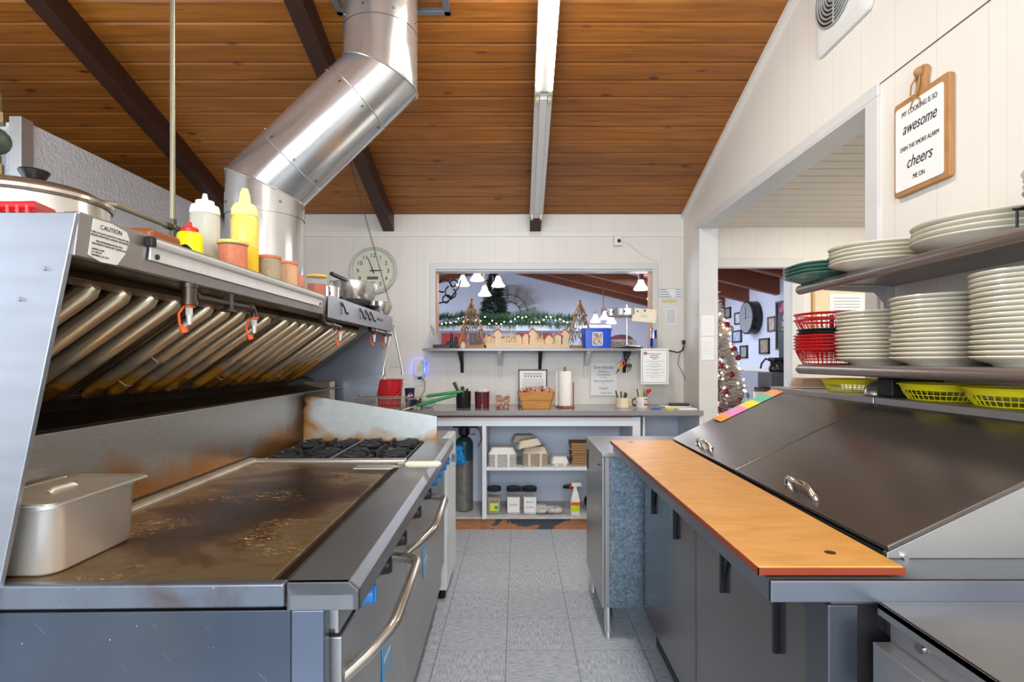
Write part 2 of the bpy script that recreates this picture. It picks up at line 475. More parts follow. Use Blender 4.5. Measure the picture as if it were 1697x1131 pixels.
def m_board():
    m, nt, b = nodes('orange_cutting_board')
    v, s = sep(nt, False)
    n = noise(nt, v, 9, (1, 3, 1), 6, 0.5); n2 = noise(nt, v, 1.8, (1, 1, 1), 2)
    c = ramp(nt, n, [(0.3, srgb(190, 134, 62)), (0.55, srgb(206, 152, 78)), (0.8, srgb(216, 168, 98))])
    c = mix(nt, mth(nt, 'MULTIPLY', n2, 0.35), c, srgb(206, 138, 54))
    nt.links.new(c, b.inputs['Base Color']); b.inputs['Roughness'].default_value = 0.38
    return m
BOARD = m_board()

def m_stucco():
    m, nt, b = nodes('embossed_aluminium')
    v, s = sep(nt)
    n = noise(nt, v, 55, (1, 1, 1), 3, 0.4)
    b.inputs['Base Color'].default_value = srgb(214, 216, 220); b.inputs['Metallic'].default_value = 0.15; b.inputs['Roughness'].default_value = 0.4
    bumpn(nt, n, 0.8, 0.01, b)
    return m
STUCCO = m_stucco()
# ================================================================ the room
XR = 1.425          # right wall plane
YB = 4.65           # back wall plane
def zc(Y): return 2.54 + 0.333 * (YB - Y)      # ceiling underside over the kitchen
struct(MB().box((-5, -2.6, -0.1), (5.2, 9.6, 0)).build('floor', FLOOR, smooth=False))

c = MB()            # pine boards, each 0.123 along the slope's plan, with a small reveal between
Y = YB; e = 0.006
while Y > 0.3:
    y0, y1 = Y - 0.123 + e, Y
    z0, z1 = zc(y0), zc(y1)
    t = 0.014
    cf = 0.007
    c.prism([(-5, y0, zc(y0)+.016), (-5, y0, zc(y0)+.006), (-5, y0+cf, zc(y0+cf)), (-5, y1-cf, zc(y1-cf)), (-5, y1, zc(y1)+.006), (-5, y1, zc(y1)+.016)], (5+XR+.02, 0, 0))
    Y -= 0.123
c.hexa([(-5, 0.2, zc(0.2) + .02), (XR+.02, 0.2, zc(0.2) + .02), (XR+.02, YB, zc(YB) + .02), (-5, YB, zc(YB) + .02),
        (-5, 0.2, zc(0.2) + .08), (XR+.02, 0.2, zc(0.2) + .08), (XR+.02, YB, zc(YB) + .08), (-5, YB, zc(YB) + .08)])
c.hexa([(-5, -2.6, 3.08), (XR+.02, -2.6, 3.08), (XR+.02, 0.3, zc(0.3)), (-5, 0.3, zc(0.3)),
        (-5, -2.6, 3.16), (XR+.02, -2.6, 3.16), (XR+.02, 0.3, zc(0.3) + .08), (-5, 0.3, zc(0.3) + .08)])
struct(c.build('ceiling', CEIL, smooth=False))

# back wall with the serving opening and, past the right wall, the doorway into the dining room
b = MB()
T = 0.13
ox0, ox1, oz0, oz1 = -0.708, 1.168, 1.366, 2.075
b.box((-5, YB, 0), (ox0, YB+T, 3.2)).box((ox1, YB, 0), (1.60, YB+T, 3.2)).box((ox0, YB, 0), (ox1, YB+T, oz0)).box((ox0, YB, oz1), (ox1, YB+T, 3.2))
b.box((1.60, YB, 2.10), (2.36, YB+T, 3.2)).box((2.36, YB, 0), (5.2, YB+T, 3.2))
struct(b.build('wall_back', WALLX, smooth=False))
b = MB()            # casing of the serving opening
cw = 0.05
b.box((ox0-0.035, YB-0.018, oz1-0.005), (ox1+0.035, YB, oz1+cw)).box((ox0-0.035, YB-0.018, oz0), (ox0+0.012, YB, oz1)).box((ox1-0.012, YB-0.018, oz0), (ox1+0.035, YB, oz1))
b.box((ox0, YB, oz1-0.02), (ox1, YB+T, oz1))
struct(b.build('trim_1', TRIM, bevel=0.004))
b = MB()            # raw wood reveals
b.box((ox0, YB, oz0), (ox0+0.02, YB+T, oz1-0.02)).box((ox1-0.02, YB, oz0), (ox1, YB+T, oz1-0.02))
struct(b.build('trim_2', mat('raw_fir_reveal', (196, 148, 112), 0.6, bump=0.1, scale=20, stretch=(4, 4, 0.5)), bevel=0.002))
struct(MB().box((-5, YB-0.010, 2.350), (XR, YB, 2.395)).build('trim_3', WHITE, bevel=0.003))
b = MB()            # doorway casing into the dining room
b.box((2.345, YB-0.02, 0), (2.45, YB, 2.10)).box((1.55, YB-0.02, 2.085), (2.45, YB, 2.16)).box((2.345, YB, 0), (2.36, YB+T, 2.1))
struct(b.build('trim_4', TRIM, bevel=0.004))

# right wall with its wide opening into the side room
jn, jf, jt = 2.20, 4.23, 2.33
b = MB()
def rw(y0, y1, z0, z1f):
    b.hexa([(XR, y0, z0), (XR+T, y0, z0), (XR+T, y1, z0), (XR, y1, z0),
            (XR, y0, z1f(y0)), (XR+T, y0, z1f(y0)), (XR+T, y1, z1f(y1)), (XR, y1, z1f(y1))])
zt = lambda y: zc(y) + 0.03
rw(-2.6, 0.3, 0, lambda y: 3.1 + (y + 2.6) * 0.31); rw(0.3, jn, 0, zt); rw(jn, jf, jt, zt); rw(jf, YB, 0, zt)
struct(b.build('wall_right', WALLY, smooth=False))
b = MB()            # opening casing
b.box((XR-0.012, jn-0.07, 0), (XR+T+0.005, jn+.008, jt)).box((XR-0.012, jf-.012, 0), (XR+T+0.005, jf+0.012, jt))
b.box((XR-0.012, jn, jt-0.012), (XR+T+0.005, jf, jt)).box((XR-0.012, jn-0.07, jt), (XR, jf+0.08, jt+0.05))
struct(b.build('trim_5', TRIM, bevel=0.003))
struct(MB().box((XR-0.009, jf+0.013, 0), (XR, jf+0.07, jt)).build('trim_6', WHITE, bevel=0.003))
struct(MB().box((XR-0.0015, 0.2, 2.374), (XR+0.001, jn, 2.379)).build('trim_7', mat('panel_seam_shadow_gap', (96, 90, 84), 0.8)))
b = MB()            # cove strip where wall meets ceiling
b.hexa([(XR-0.022, 0.3, zc(.3)-0.035), (XR, 0.3, zc(.3)-0.035), (XR, YB, zc(YB)-0.035), (XR-0.022, YB, zc(YB)-0.035),
        (XR-0.022, 0.3, zc(.3)), (XR, 0.3, zc(.3)), (XR, YB, zc(YB)), (XR-0.022, YB, zc(YB))])
struct(b.build('trim_8', WHITE))

# side room: sloping painted board ceiling and outer wall
b = MB(); Y = YB
def zs(Y): return 2.43 + 0.22 * (YB - Y)
while Y > 0.6:
    y0, y1 = Y - 0.088 + 0.006, Y
    cf = 0.005
    b.prism([(XR+T, y0, zs(y0)+.018), (XR+T, y0, zs(y0)+.006), (XR+T, y0+cf, zs(y0+cf)), (XR+T, y1-cf, zs(y1-cf)), (XR+T, y1, zs(y1)+.006), (XR+T, y1, zs(y1)+.018)], (5.2-XR-T, 0, 0))
    Y -= 0.088
b.hexa([(XR+T, .6, zs(.6)+.02), (5.2, .6, zs(.6)+.02), (5.2, YB, zs(YB)+.02), (XR+T, YB, zs(YB)+.02),
        (XR+T, .6, zs(.6)+.06), (5.2, .6, zs(.6)+.06), (5.2, YB, zs(YB)+.06), (XR+T, YB, zs(YB)+.06)])
struct(b.build('ceiling_side', mat('cream_ceiling_boards', (222, 212, 200), 0.5, vary=0.05, scale=3, stretch=(1, 20, 1)), smooth=False))
b = MB()
b.box((5.1, 0.5, 0), (5.2, YB, 3.4)).box((XR+T, 0.45, 0), (5.2, 0.55, 3.4))
struct(b.build('wall_side', WALLY, smooth=False))

# left outer wall and rear wall with its daylight window
b = MB()
b.box((-3.6, -2.6, 0), (-3.5, -1.0, 4.1)).box((-3.6, -1.0, 0), (-3.5, 1.6, 1.0)).box((-3.6, -1.0, 2.6), (-3.5, 1.6, 4.1)).box((-3.6, 1.6, 0), (-3.5, YB, 4.1))
struct(b.build('wall_left', WALLY, smooth=False))
b = MB()
b.box((-5, -2.6, 0), (-2.0, -2.45, 3.2)).box((1.2, -2.6, 0), (XR+T, -2.45, 3.2)).box((-2.0, -2.6, 0), (1.2, -2.45, 0.95)).box((-2.0, -2.6, 2.55), (1.2, -2.45, 3.2))
struct(b.build('wall_rear', WALLX, smooth=False))

# beams running down the slope
for i, (x, lab) in enumerate(((-2.37, 'dark stained ceiling beam nearest the embossed metal cooler wall'),
                              (-1.10, 'dark stained ceiling beam passing behind the shiny exhaust duct'),
                              (0.155, 'dark stained ceiling beam directly above the tube light strip'))):
    hw = 0.047
    y1 = YB; y0 = 0.4; d = 0.145
    m = MB().hexa([(x-hw, y0, zc(y0)-d), (x+hw, y0, zc(y0)-d), (x+hw, y1, zc(y1)-d), (x-hw, y1, zc(y1)-d),
                   (x-hw, y0, zc(y0)), (x+hw, y0, zc(y0)), (x+hw, y1, zc(y1)), (x-hw, y1, zc(y1))])
    o = m.build('ceiling_beam', DARKWOOD, bevel=0.004)
    o['kind'] = 'structure'

# walk-in cooler with embossed skin at the left
t = thing('walk_in_cooler', 'tall walk-in cooler clad in silver embossed sheet with plain corner trim', 'cooler', (-3.0, 3.6, 0))
MB().box((-3.45, 2.72, 0), (-2.45, 4.62, 2.485)).build('cooler_body', STUCCO, t, True, bevel=0.003)
MB().box((-2.49, 2.66, 0), (-2.43, 2.73, 2.49)).box((-2.60, 2.68, 0), (-2.56, 2.73, 2.44)).build('corner_trim', steel('trim_steel', (200, 202, 204), 0.35), t, True, bevel=0.003)
MB().box((-3.4, 2.67, 0.05), (-2.62, 2.72, 2.42)).build('cooler_door', mat('cooler_door_grey', (196, 198, 200), 0.4), t, True, bevel=0.004)

# ================================================================ exhaust duct
DUCT = steel('polished_duct_steel', (196, 196, 194), 0.2, (1, 1, 6))
t = thing('exhaust_duct', 'large shiny exhaust duct with two angled elbows rising through the board ceiling', 'duct', (-1.2, 2.59, 1.56))
R, DY = 0.172, 2.59
P = [W(440, 470, DY), W(440, 312, DY), W(631, 128, DY), W(631, -190, DY)]
P[0].z = 1.565
def duct_piece(a, b, na=None, nb=None, r=R, n=40):
    """round pipe from a to b cut by planes with normals na, nb (mitred elbows)"""
    d = (b - a).normalized(); yv = Vector((0, 1, 0)); xv = d.cross(yv)
    vs = []; k = 14
    prof = []
    for e, (p, nn) in enumerate(((a, na), (b, nb))):
        nn = nn or d
        ring = []
        for j in range(n):
            q = p + (xv * cos(2*pi*j/n) + yv * sin(2*pi*j/n)) * r
            tt = (p - q).dot(nn) / d.dot(nn)
            ring.append(q + d * tt)
        prof.append(ring)
    m = MB()
    rings = [[prof[0][j].lerp(prof[1][j], i/k) for j in range(n)] for i in range(k+1)]
    vs = [v for rr in rings for v in rr]
    fs = [(i*n+j, i*n+(j+1) % n, (i+1)*n+(j+1) % n, (i+1)*n+j) for i in range(k) for j in range(n)]
    m._add(vs, fs)
    return m, prof
d0, d1 = Vector((0, 0, 1)), (P[2] - P[1]).normalized()
n1 = (d0 + d1).normalized(); n2 = n1
m, pr1 = duct_piece(P[0], P[1], d0, n1); m.build('lower_pipe', DUCT, t, True)
m, pr2 = duct_piece(P[1], P[2], n1, n2, R + 0.001); m.build('angled_pipe', DUCT, t, True)
m, pr3 = duct_piece(P[2], P[3], n2, d0); m.build('upper_pipe', DUCT, t, True)
for ring in (pr1[1], pr2[1]):       # raised elbow beads
    MB().tube([v for v in ring], 0.0045, 8, None, True).build('seam_bead', DUCT, t, True)
def ringpts(c, d, r, n=40):
    yv = Vector((0, 1, 0)); xv = d.cross(yv)
    return [c + (xv * cos(2*pi*j/n) + yv * sin(2*pi*j/n)) * r for j in range(n)]
for f in (0.235, 0.80):
    c = P[1].lerp(P[2], f); MB().tube(ringpts(c, d1, R + 0.001), 0.003, 6, None, True).build('seam_bead', DUCT, t, True)
for z in (P[1].z - 0.06, P[2].z + 0.20):
    x = P[1].x if z < 2.2 else P[2].x
    m = MB(); m.lathe([(R+0.003, 0), (R+0.003, 0.10 if z < 2.2 else 0.012)], (x, DY, z - (0.09 if z < 2.2 else 0)), 40)
    m.build('slip_joint', DUCT, t, True)
m = MB()            # screws, as one set per duct
for (c, d, off) in ((P[1] - Vector((0,0,.10)), d0, 0), (P[1].lerp(P[2], .26), d1, .3), (P[1].lerp(P[2], .77), d1, .1), (P[2] + Vector((0,0,.24)), d0, .2)):
    yv = Vector((0, 1, 0)); xv = d.cross(yv)
    for j in range(8):
        a = 2*pi*j/8 + off
        o = xv * cos(a) + yv * sin(a)
        m.cyl(c + o * (R - .002), c + o * (R + .006), 0.006, n=8)
m.build('sheet_metal_screws', mat('zinc_screw', (120, 112, 96), 0.4, 0.9), t, True)
# square collar where the duct passes the ceiling
m = MB()
cx, cy = P[2].x, 2.59
x0, x1, y0, y1 = cx-.30, cx+.30, cy-.29, cy+.29
for (ax, ay, bx, by) in ((x0, y1-.035, x1, y1), (x0, y0, x1, y0+.035), (x0, y0, x0+.035, y1), (x1-.035, y0, x1, y1)):
    m.box((ax, ay, zc(y1)-.01), (bx, by, zc(y0)+.05))
o = m.build('ceiling_collar', steel('collar_steel', (150, 152, 156), .45), None, bevel=.003)
tag(o, 'grey square metal collar in the ceiling around the exhaust duct', 'duct collar')

# ================================================================ tube light strip under the beam
TUBE = mat('lit_fluorescent_tube', (255, 250, 240), 0.4, emit=9.0, emitc=(1.0, 0.96, 0.90, 1))
HOUS = mat('white_enamel_fixture', (214, 212, 206), 0.3, vary=0.02)
def fixture(y0, y1, lab, lit):
    t = thing('tube_light', lab, 'ceiling light', (0.155, y0, zc(y0) - 0.15), 0)
    def zz(y, d): return zc(y) - 0.147 - d
    def seg(xa, xb, ya, yb, da, db):
        return [(xa, ya, zz(ya, db)), (xb, ya, zz(ya, db)), (xb, yb, zz(yb, db)), (xa, yb, zz(yb, db)),
                (xa, ya, zz(ya, da)), (xb, ya, zz(ya, da)), (xb, yb, zz(yb, da)), (xa, yb, zz(yb, da))]
    X = 0.155
    MB().hexa(seg(X-.053, X+.053, y0, y1, 0, .03)).hexa(seg(X-.022, X+.022, y0+.01, y1-.01, .03, .052)).build('housing', HOUS, t, True, bevel=.004)
    for sy in (y0 + .015, y1 - .015):
        for sx in (-.036, .036):
            MB().hexa(seg(X+sx-.010, X+sx+.010, sy-.012, sy+.012, .03, .062)).build('lamp_socket', mat('cream_socket', (206, 196, 160), .5), t, True, bevel=.002)
    if lit:
        for sx in (-.036, .036):
            MB().tube([(X+sx, y0+.02, zz(y0+.02, .048)), (X+sx, y1-.02, zz(y1-.02, .048))], .0135, 14).build('lamp_tube', TUBE, t, True)
    return t
fixture(1.95, 3.15, 'double fluorescent tube light with its tubes lit, under the middle beam', True)
fixture(3.18, 4.38, 'unlit double tube light housing with empty sockets, nearest the back wall', False)
# ================================================================ range
A_R = radians(1.3)
rg = thing('gas_range', 'large stainless restaurant range with griddle, four burners and two oven doors', 'range', (-0.42, 1.0, 0), A_R)
ZT = 0.886
MB().box((-.64, 0.0, .10), (.055, 1.80, .80)).build('range_body', STX, rg, bevel=.004)
MB().box((-.64, -.004, .02), (.005, .0, .832)).build('side_panel', steel('scratched_side_steel', (80, 89, 102), .33, (1, 18, 1), .45, (120, 116, 104), 2.2, .52, scratch=.6), rg, bevel=.002)
MB().box((-.60, -.010, .838), (-.004, .012, .884)).build('griddle_end_trim', steel('stained_trim_steel', (118, 126, 136), .33, (2, 10, .4), .85, (92, 60, 40), 11, .46, scratch=.5), rg, bevel=.006)
m = MB()            # nosing rail (bullnose) with chamfered outer edge
prof = [(0, .834), (0, ZT), (.112, ZT), (.131, ZT-.016), (.131, .834), (.118, .834), (.118, .86), (.012, .86), (.012, .834)]
m.prism([(x, -.012, z) for x, z in prof], (0, 1.83, 0))
m.prism([(x, -.012, z) for x, z in ((0, .834), (0, ZT), (.112, ZT), (.131, ZT-.016), (.131, .834))], (0, .012, 0))
m.build('front_rail', steel('scratched_rail_steel', (128, 130, 134), .32, (18, 1, 18), scratch=.35), rg, bevel=.002)
MB().box((.008, -.012, .10), (.068, .02, .835)).build('corner_post', steel('post_steel', (104, 114, 130), .32, (1, 7, 1), scratch=.4), rg, bevel=.003)
MB().box((.050, .02, .775), (.085, 1.80, .834)).build('control_panel', STH, rg, bevel=.003)
MB().box((-.03, .02, .772), (.078, 1.8, .785)).build('panel_gap', GREASE, rg)
MB().box((.05, .02, .12), (.066, 1.82, .235)).build('kick_panel', STH, rg, bevel=.002)
MB().box((-.58, .06, .02), (.03, 1.78, .10)).build('toe_base', BLACK, rg)
MB().box((.055, 1.38, .245), (.083, 1.81, .765)).build('lower_panel', STH, rg, bevel=.003)
BLUE = mat('blue_enamel_badge', (52, 128, 172), .3, coat=.4)
BADGE = mat('badge_letter_silver', (190, 205, 215), .3, .6)
for k, (y0, y1) in enumerate(((.03, .695), (.705, 1.37))):
    d = MB().box((.055, y0, .245), (.088, y1, .765)).build('oven_door', STH, rg, bevel=.004)
    xa = .088
    hb = (xa - .01, y0 + .03, .665); he = (xa - .01, y0 + .50, .735)
    cn = [(xa-.01, y0+.025, .67), (xa+.03, y0+.06, .695), (xa+.066, y0+.105, .722), (xa+.074, y0+.13, .73),
          (xa+.074, y0+.43, .742), (xa+.066, y0+.455, .742), (xa+.04, y0+.475, .742), (xa-.01, y0+.485, .742)]
    MB().tube(cn, .0135, 14).build('handle', steel('worn_handle_steel', (186, 180, 170), .22), d)
    bd = MB().box((.088, y0+.33, .47), (.092, y0+.43, .575)).build('badge', BLUE, d, bevel=.002)
    text('badge_lettering', 'IMPERIAL', .019, (.0925, y0+.38, .525), ONLEFT, BADGE, bd, sx=.95)
KNB = mat('knob_black', (26, 28, 30), .4); KNL = mat('knob_blue', (50, 120, 190), .4)
for i, (y, mm) in enumerate(((.14, KNL), (.30, KNB), (.50, KNB), (.76, KNB), (1.0, KNB), (1.22, KNL), (1.36, KNL), (1.52, KNL), (1.66, KNL))):
    m = MB().cyl((.085, y, .80), (.096, y, .80), .029, n=18).cyl((.096, y, .80), (.124, y, .80), .024, .020, n=18)
    m.box((.118, y-.004, .783), (.127, y+.004, .817))
    m.build('control_knob', mm, rg, bevel=.001)
MB().box((.085, 1.40, .778), (.0875, 1.46, .83)).build('blue_instruction_label', mat('pale_blue_label', (150, 190, 215), .5), rg)
# griddle
g = MB().box((-.600, .012, .862), (-.038, 1.195, .880)).build('griddle_plate', GRID, rg, bevel=.002)
MB().box((-.036, .0, .838), (-.002, 1.20, .856)).build('grease_gutter', steel('greasy_gutter', (132, 112, 86), .35, (1, 1, 1), .9, (52, 34, 20), 16, .5), rg)
MB().box((-.042, .012, .852), (-.036, 1.195, .872)).build('gutter_lip', mat('burnt_edge', (26, 20, 16), .4, .4), rg)
m = MB().prism([(-.635, .0, ZT-.01), (-.60, .0, .876), (-.60, .0, .888), (-.608, .0, .897), (-.635, .0, .897)], (0, 1.21, 0))
m.build('griddle_side_rail', steel('grimy_rail', (190, 180, 160), .35, (10, 1, 10), .6, (90, 62, 34), 5, .5), rg, bevel=.003)
MB().box((-.62, 1.196, .862), (-.002, 1.228, .892)).build('griddle_back_rail', steel('rail_pale', (196, 190, 180), .35, (1, 14, 1), .4, (90, 62, 34), 5, .58), rg, bevel=.008)
# burners
MB().box((-.63, 1.232, .80), (.0, 1.81, .835)).build('burner_tray', GREASE, rg)
for i, (cx, cy) in enumerate(((-.47, 1.38), (-.17, 1.38), (-.47, 1.67), (-.17, 1.67))):
    gr = MB()
    hx, hy = .142, .138; z0, z1 = .868, .884
    for a, b_ in (((-hx, -hy), (hx, -hy)), ((hx, -hy), (hx, hy)), ((hx, hy), (-hx, hy)), ((-hx, hy), (-hx, -hy))):
        gr.tube([(cx+a[0], cy+a[1], .868), (cx+b_[0], cy+b_[1], .868)], .007, 6)
    for q in range(8):
        a = 2*pi*q/8
        r1 = .16 if q % 2 else .135
        p0 = Vector((cx + .045*cos(a), cy + .045*sin(a), .876)); p1 = Vector((cx + r1*cos(a), cy + r1*sin(a), .872))
        dd = (p1 - p0).normalized(); sd = Vector((-dd.y, dd.x, 0)) * .006
        gr._add([p0-sd-Vector((0,0,.02)), p0+sd-Vector((0,0,.02)), p1+sd-Vector((0,0,.005)), p1-sd-Vector((0,0,.005)),
                 p0-sd+Vector((0,0,.012)), p0+sd+Vector((0,0,.012)), p1+sd+Vector((0,0,.02)), p1-sd+Vector((0,0,.02))],
                [(0,3,2,1),(4,5,6,7),(0,1,5,4),(1,2,6,5),(2,3,7,6),(3,0,4,7)])
    # broad sloped cast wings seen in the photograph
    for q in range(4):
        a = pi/4 + q*pi/2
        c0 = Vector((cx + .075*cos(a), cy + .075*sin(a), .874)); u = Vector((cos(a), sin(a), 0)); v = Vector((-sin(a), cos(a), 0))
        p = [c0 - u*.02 - v*.012, c0 + u*.07 - v*.045, c0 + u*.07 + v*.045, c0 - u*.02 + v*.012]
        gr.prism([p[0], p[1] + Vector((0,0,.012)), p[2] + Vector((0,0,.012)), p[3]], (0, 0, .006))
    go = gr.build('burner_grate', IRON, rg)
    MB().lathe([(0, 0), (.04, 0), (.045, .01), (.036, .022), (0, .022)], (cx, cy, .838), 20).build('burner_head', mat('burner_head_iron', (120, 112, 100), .5, .7), rg)
MB().box((-.325, 1.235, .866), (-.313, 1.81, .890)).build('grate_divider', steel('divider_steel', (120, 112, 100), .4), rg, bevel=.002)
# backsplash and end splash
MB().box((-.652, .0, ZT-.02), (-.64, 1.815, 1.125)).build('backsplash', BSPL, rg, bevel=.003)
m = MB().prism([(-.66, 1.815, .80), (.045, 1.815, .80), (.045, 1.815, 1.0), (-.64, 1.815, 1.112)], (0, .012, 0))
m.build('end_splash', SPLASH, rg, bevel=.002)

MB().box((-.640, .0, ZT), (-.633, 1.21, .902)).build('base_grime', GREASE, rg)
# ---- steam pan on the griddle
PAN = steel('satin_pan_steel', (222, 216, 206), .32, (1, 1, 6), metal=.6)
t = thing('steam_pan', 'deep rectangular stainless steam pan with notched lid on the griddle', 'food pan', (-.955, 1.14, .881), radians(1.3))
def rrect(w_, l_, r, z, n=6):
    out = []
    for (cx, cy, a0) in ((w_-r, l_-r, 0), (-w_+r, l_-r, pi/2), (-w_+r, -l_+r, pi), (w_-r, -l_+r, 3*pi/2)):
        for i in range(n+1):
            a = a0 + pi/2*i/n; out.append((cx + r*cos(a), cy + r*sin(a), z))
    return out
def loft(m, rings, cap=True):
    n = len(rings[0]); vs = [v for r in rings for v in r]
    fs = [(i*n+j, i*n+(j+1) % n, (i+1)*n+(j+1) % n, (i+1)*n+j) for i in range(len(rings)-1) for j in range(n)]
    if cap: fs += [tuple(range(n))[::-1], tuple(range((len(rings)-1)*n, len(rings)*n))]
    m._add(vs, fs)
    return m
loft(MB(), [rrect(.070, .112, .03, 0), rrect(.076, .118, .034, .006), rrect(.080, .124, .035, .125), rrect(.083, .127, .036, .128), rrect(.083, .127, .036, .137),
            rrect(.096, .140, .02, .138), rrect(.096, .140, .02, .1395)]).build('pan_body', PAN, t, angle=50)
lid = loft(MB(), [rrect(.093, .137, .02, .140), rrect(.093, .137, .02, .1425), rrect(.084, .128, .02, .1425), rrect(.080, .124, .02, .136), rrect(.02, .05, .01, .137)]).build('pan_lid', steel('greasy_lid_steel', (200, 188, 164), .24, (1, 1, 1), .45, (130, 92, 46), 14, .5), t, angle=50)
MB().tube([(0, -.034, .138), (0, -.026, .143), (0, .026, .143), (0, .034, .138)], .006, 8).build('lid_handle', PAN, lid)

# ---- griddle spatula
t = thing('griddle_spatula', 'griddle spatula with white handle lying across the front rail', 'spatula', (-.46, 2.02, .89))
m = MB().hexa([W(590, 786, 1.99), W(646, 790, 2.0), W(650, 783, 2.08), W(598, 778, 2.08), W(590, 784, 1.99), W(646, 788, 2.0), W(650, 781, 2.08), W(598, 776, 2.08)])
m = MB().box((-.60, 1.985, .893), (-.455, 2.055, .8955)).build('blade', steel('blade_steel', (200, 196, 186), .3), t, True)
MB().tube([(-.46, 2.02, .8945), (-.43, 2.02, .897), (-.41, 2.015, .906)], [.008, .005, .004], 8).build('tang', ST, t, True)
MB().tube([(-.415, 2.015, .905), (-.40, 2.015, .905), (-.33, 2.01, .906), (-.29, 2.005, .908), (-.28, 2.005, .909)], [.006, .0125, .012, .012, .004], 12).build('handle', mat('ivory_handle', (226, 214, 188), .35), t, True)

# ---- fryer past the range
t = thing('deep_fryer', 'white-sided floor fryer standing between the range and the hood end', 'fryer', (-.75, 3.1, 0))
WE = mat('white_enamel', (214, 220, 222), .35, vary=.04)
MB().box((-1.10, 2.90, .10), (-.42, 3.34, .86)).build('fryer_body', ST, t, True, bevel=.004)
MB().box((-.42, 2.90, .06), (-.375, 3.32, .86)).build('fryer_door', WE, t, True, bevel=.006)
MB().cyl((-.41, 3.26, 0), (-.41, 3.26, .08), .02, n=12).cyl((-.41, 2.96, 0), (-.41, 2.96, .08), .02, n=12).cyl((-1.0, 3.1, 0), (-1.0, 3.1, .1), .02, n=12).build('fryer_feet', BLACKR, t, True)
MB().box((-1.30, 3.25, .86), (-1.12, 3.34, 1.165)).build('fryer_back', steel('rusty_backsteel', (180, 160, 130), .4, (1, 1, 1), .8, (150, 92, 40), 8, .4), t, True, bevel=.003)
m = MB()
for k in range(5): m.torus((-.352, 3.0, .735 + k*.009), .014, .0022, 16, 6, 'z')
m.tube([(-.352, 3.0, .70), (-.352, 3.0, .79)], .002, 6); m.box((-.376, 2.994, .74), (-.35, 3.006, .75))
m.build('door_spring', CHROME, t, True)

# fry baskets with green grips
WIRE = mat('wire_nickel', (150, 140, 124), .35, .9)
GRN = mat('green_vinyl_grip', (34, 120, 58), .4)
def fry_basket(label, loc, rz, tip):
    t = thing('fry_basket', label, 'fry basket', loc, rz, 'fry baskets over the fryer')
    m = MB(); L_, W_, D_ = .29, .14, .13
    for z, k in ((0, 1), (-.03, .98), (-.065, .95), (-.10, .92), (-D_, .9)):
        pts = [(-L_/2*k, -W_/2*k, z), (L_/2*k, -W_/2*k, z), (L_/2*k, W_/2*k, z), (-L_/2*k, W_/2*k, z)]
        m.tube(pts, .0028 if z == 0 else .0013, 6, None, True)
    for i in range(19):
        x = -L_/2 + L_*i/18
        for s in (-1, 1): m.tube([(x, s*W_/2, 0), (x*.9, s*W_/2*.9, -D_)], .0012, 4)
        m.tube([(x*.9, -W_/2*.9, -D_), (x*.9, W_/2*.9, -D_)], .0012, 4)
    for i in range(9):
        y = -W_/2 + W_*i/8
        for s in (-1, 1): m.tube([(s*L_/2, y, 0), (s*L_/2*.9, y*.9, -D_)], .0012, 4)
    m.tube(arc((-L_/2, 0, .0), .022, 0, pi, 8, 'yz'), .003, 6)
    m.build('wire_basket', WIRE, t)
    h = MB().tube([(L_/2, -.03, -.01), (L_/2+.06, -.012, -.01+tip*.25), (L_/2+.11, 0, -.01+tip*.45)], .003, 8).tube([(L_/2, .03, -.01), (L_/2+.06, .012, -.01+tip*.25), (L_/2+.11, 0, -.01+tip*.45)], .003, 8).build('wire_handle', CHROME, t)
    MB().tube([(L_/2+.10, 0, -.01+tip*.42), (L_/2+.12, 0, -.01+tip*.5), (L_/2+.30, 0, -.01+tip*1.2), (L_/2+.32, 0, -.01+tip*1.25)], [.006, .010, .009, .005], 12).build('grip', GRN, t)
    return t
fry_basket('wire fry basket with the upper green grip, over the fryer', (-.78, 3.175, 1.075), radians(3), .035)
fry_basket('wire fry basket whose green grip points lower, beside the red bucket', (-.80, 3.00, 1.02), radians(4), .07)

# ================================================================ exhaust hood
HF, HZ, HL = -.789, 1.56, 1.48
hd = thing('range_hood', 'long stainless low exhaust hood with slanted side panels above the range', 'range hood', (-1.1, 2.2, 1.56))
for y0, nm in ((.972, 'side_panel'), (3.43, 'side_panel')):
    zb = .20 if y0 < 2 else .90
    xe = -.789 - (1.56 - zb) * .205
    MB().prism([(-1.52, y0, zb), (xe, y0, zb), (HF, y0, HZ-.004), (-1.52, y0, HZ-.004)], (0, .011, 0)).build(nm, steel('hood_side_steel', (176, 182, 192), .28, (1, 1, 10)), hd, True, bevel=.002)
m = MB()            # front lip: fascia leaning in, small return
m.prism([(HF, 1.0, HZ), (HF-.004, 1.0, HZ), (HF-.016, 1.0, HL), (HF-.012, 1.0, HL-.004), (HF-.06, 1.0, HL-.004), (HF-.06, 1.0, HL), (HF-.01, 1.0, HL), (HF, 1.0, HZ-.003)], (0, 2.43, 0))
m = MB().prism([(HF, .98, HZ), (HF-.010, .98, HL), (HF-.030, .98, HL), (HF-.030, .98, HZ)], (0, 2.45, 0))
m.build('front_lip', steel('lip_steel', (164, 158, 152), .3, (14, 1, 14), .35, (70, 50, 36), 4, .55), hd, True, bevel=.002)
MB().box((-1.52, .99, HZ-.012), (HF-.03, 3.43, HZ)).build('top_shelf', ST, hd, True)
MB().box((HF-.12, 1.0, HL-.002), (HF-.03, 3.43, HL+.004)).build('lip_return', steel('greasy_return', (120, 104, 86), .35, (8, 1, 8), .7, (46, 32, 22), 4, .4), hd, True)
MB().box((-1.52, .99, .86), (-1.50, 3.43, HZ)).build('back_panel', STP, hd, True)
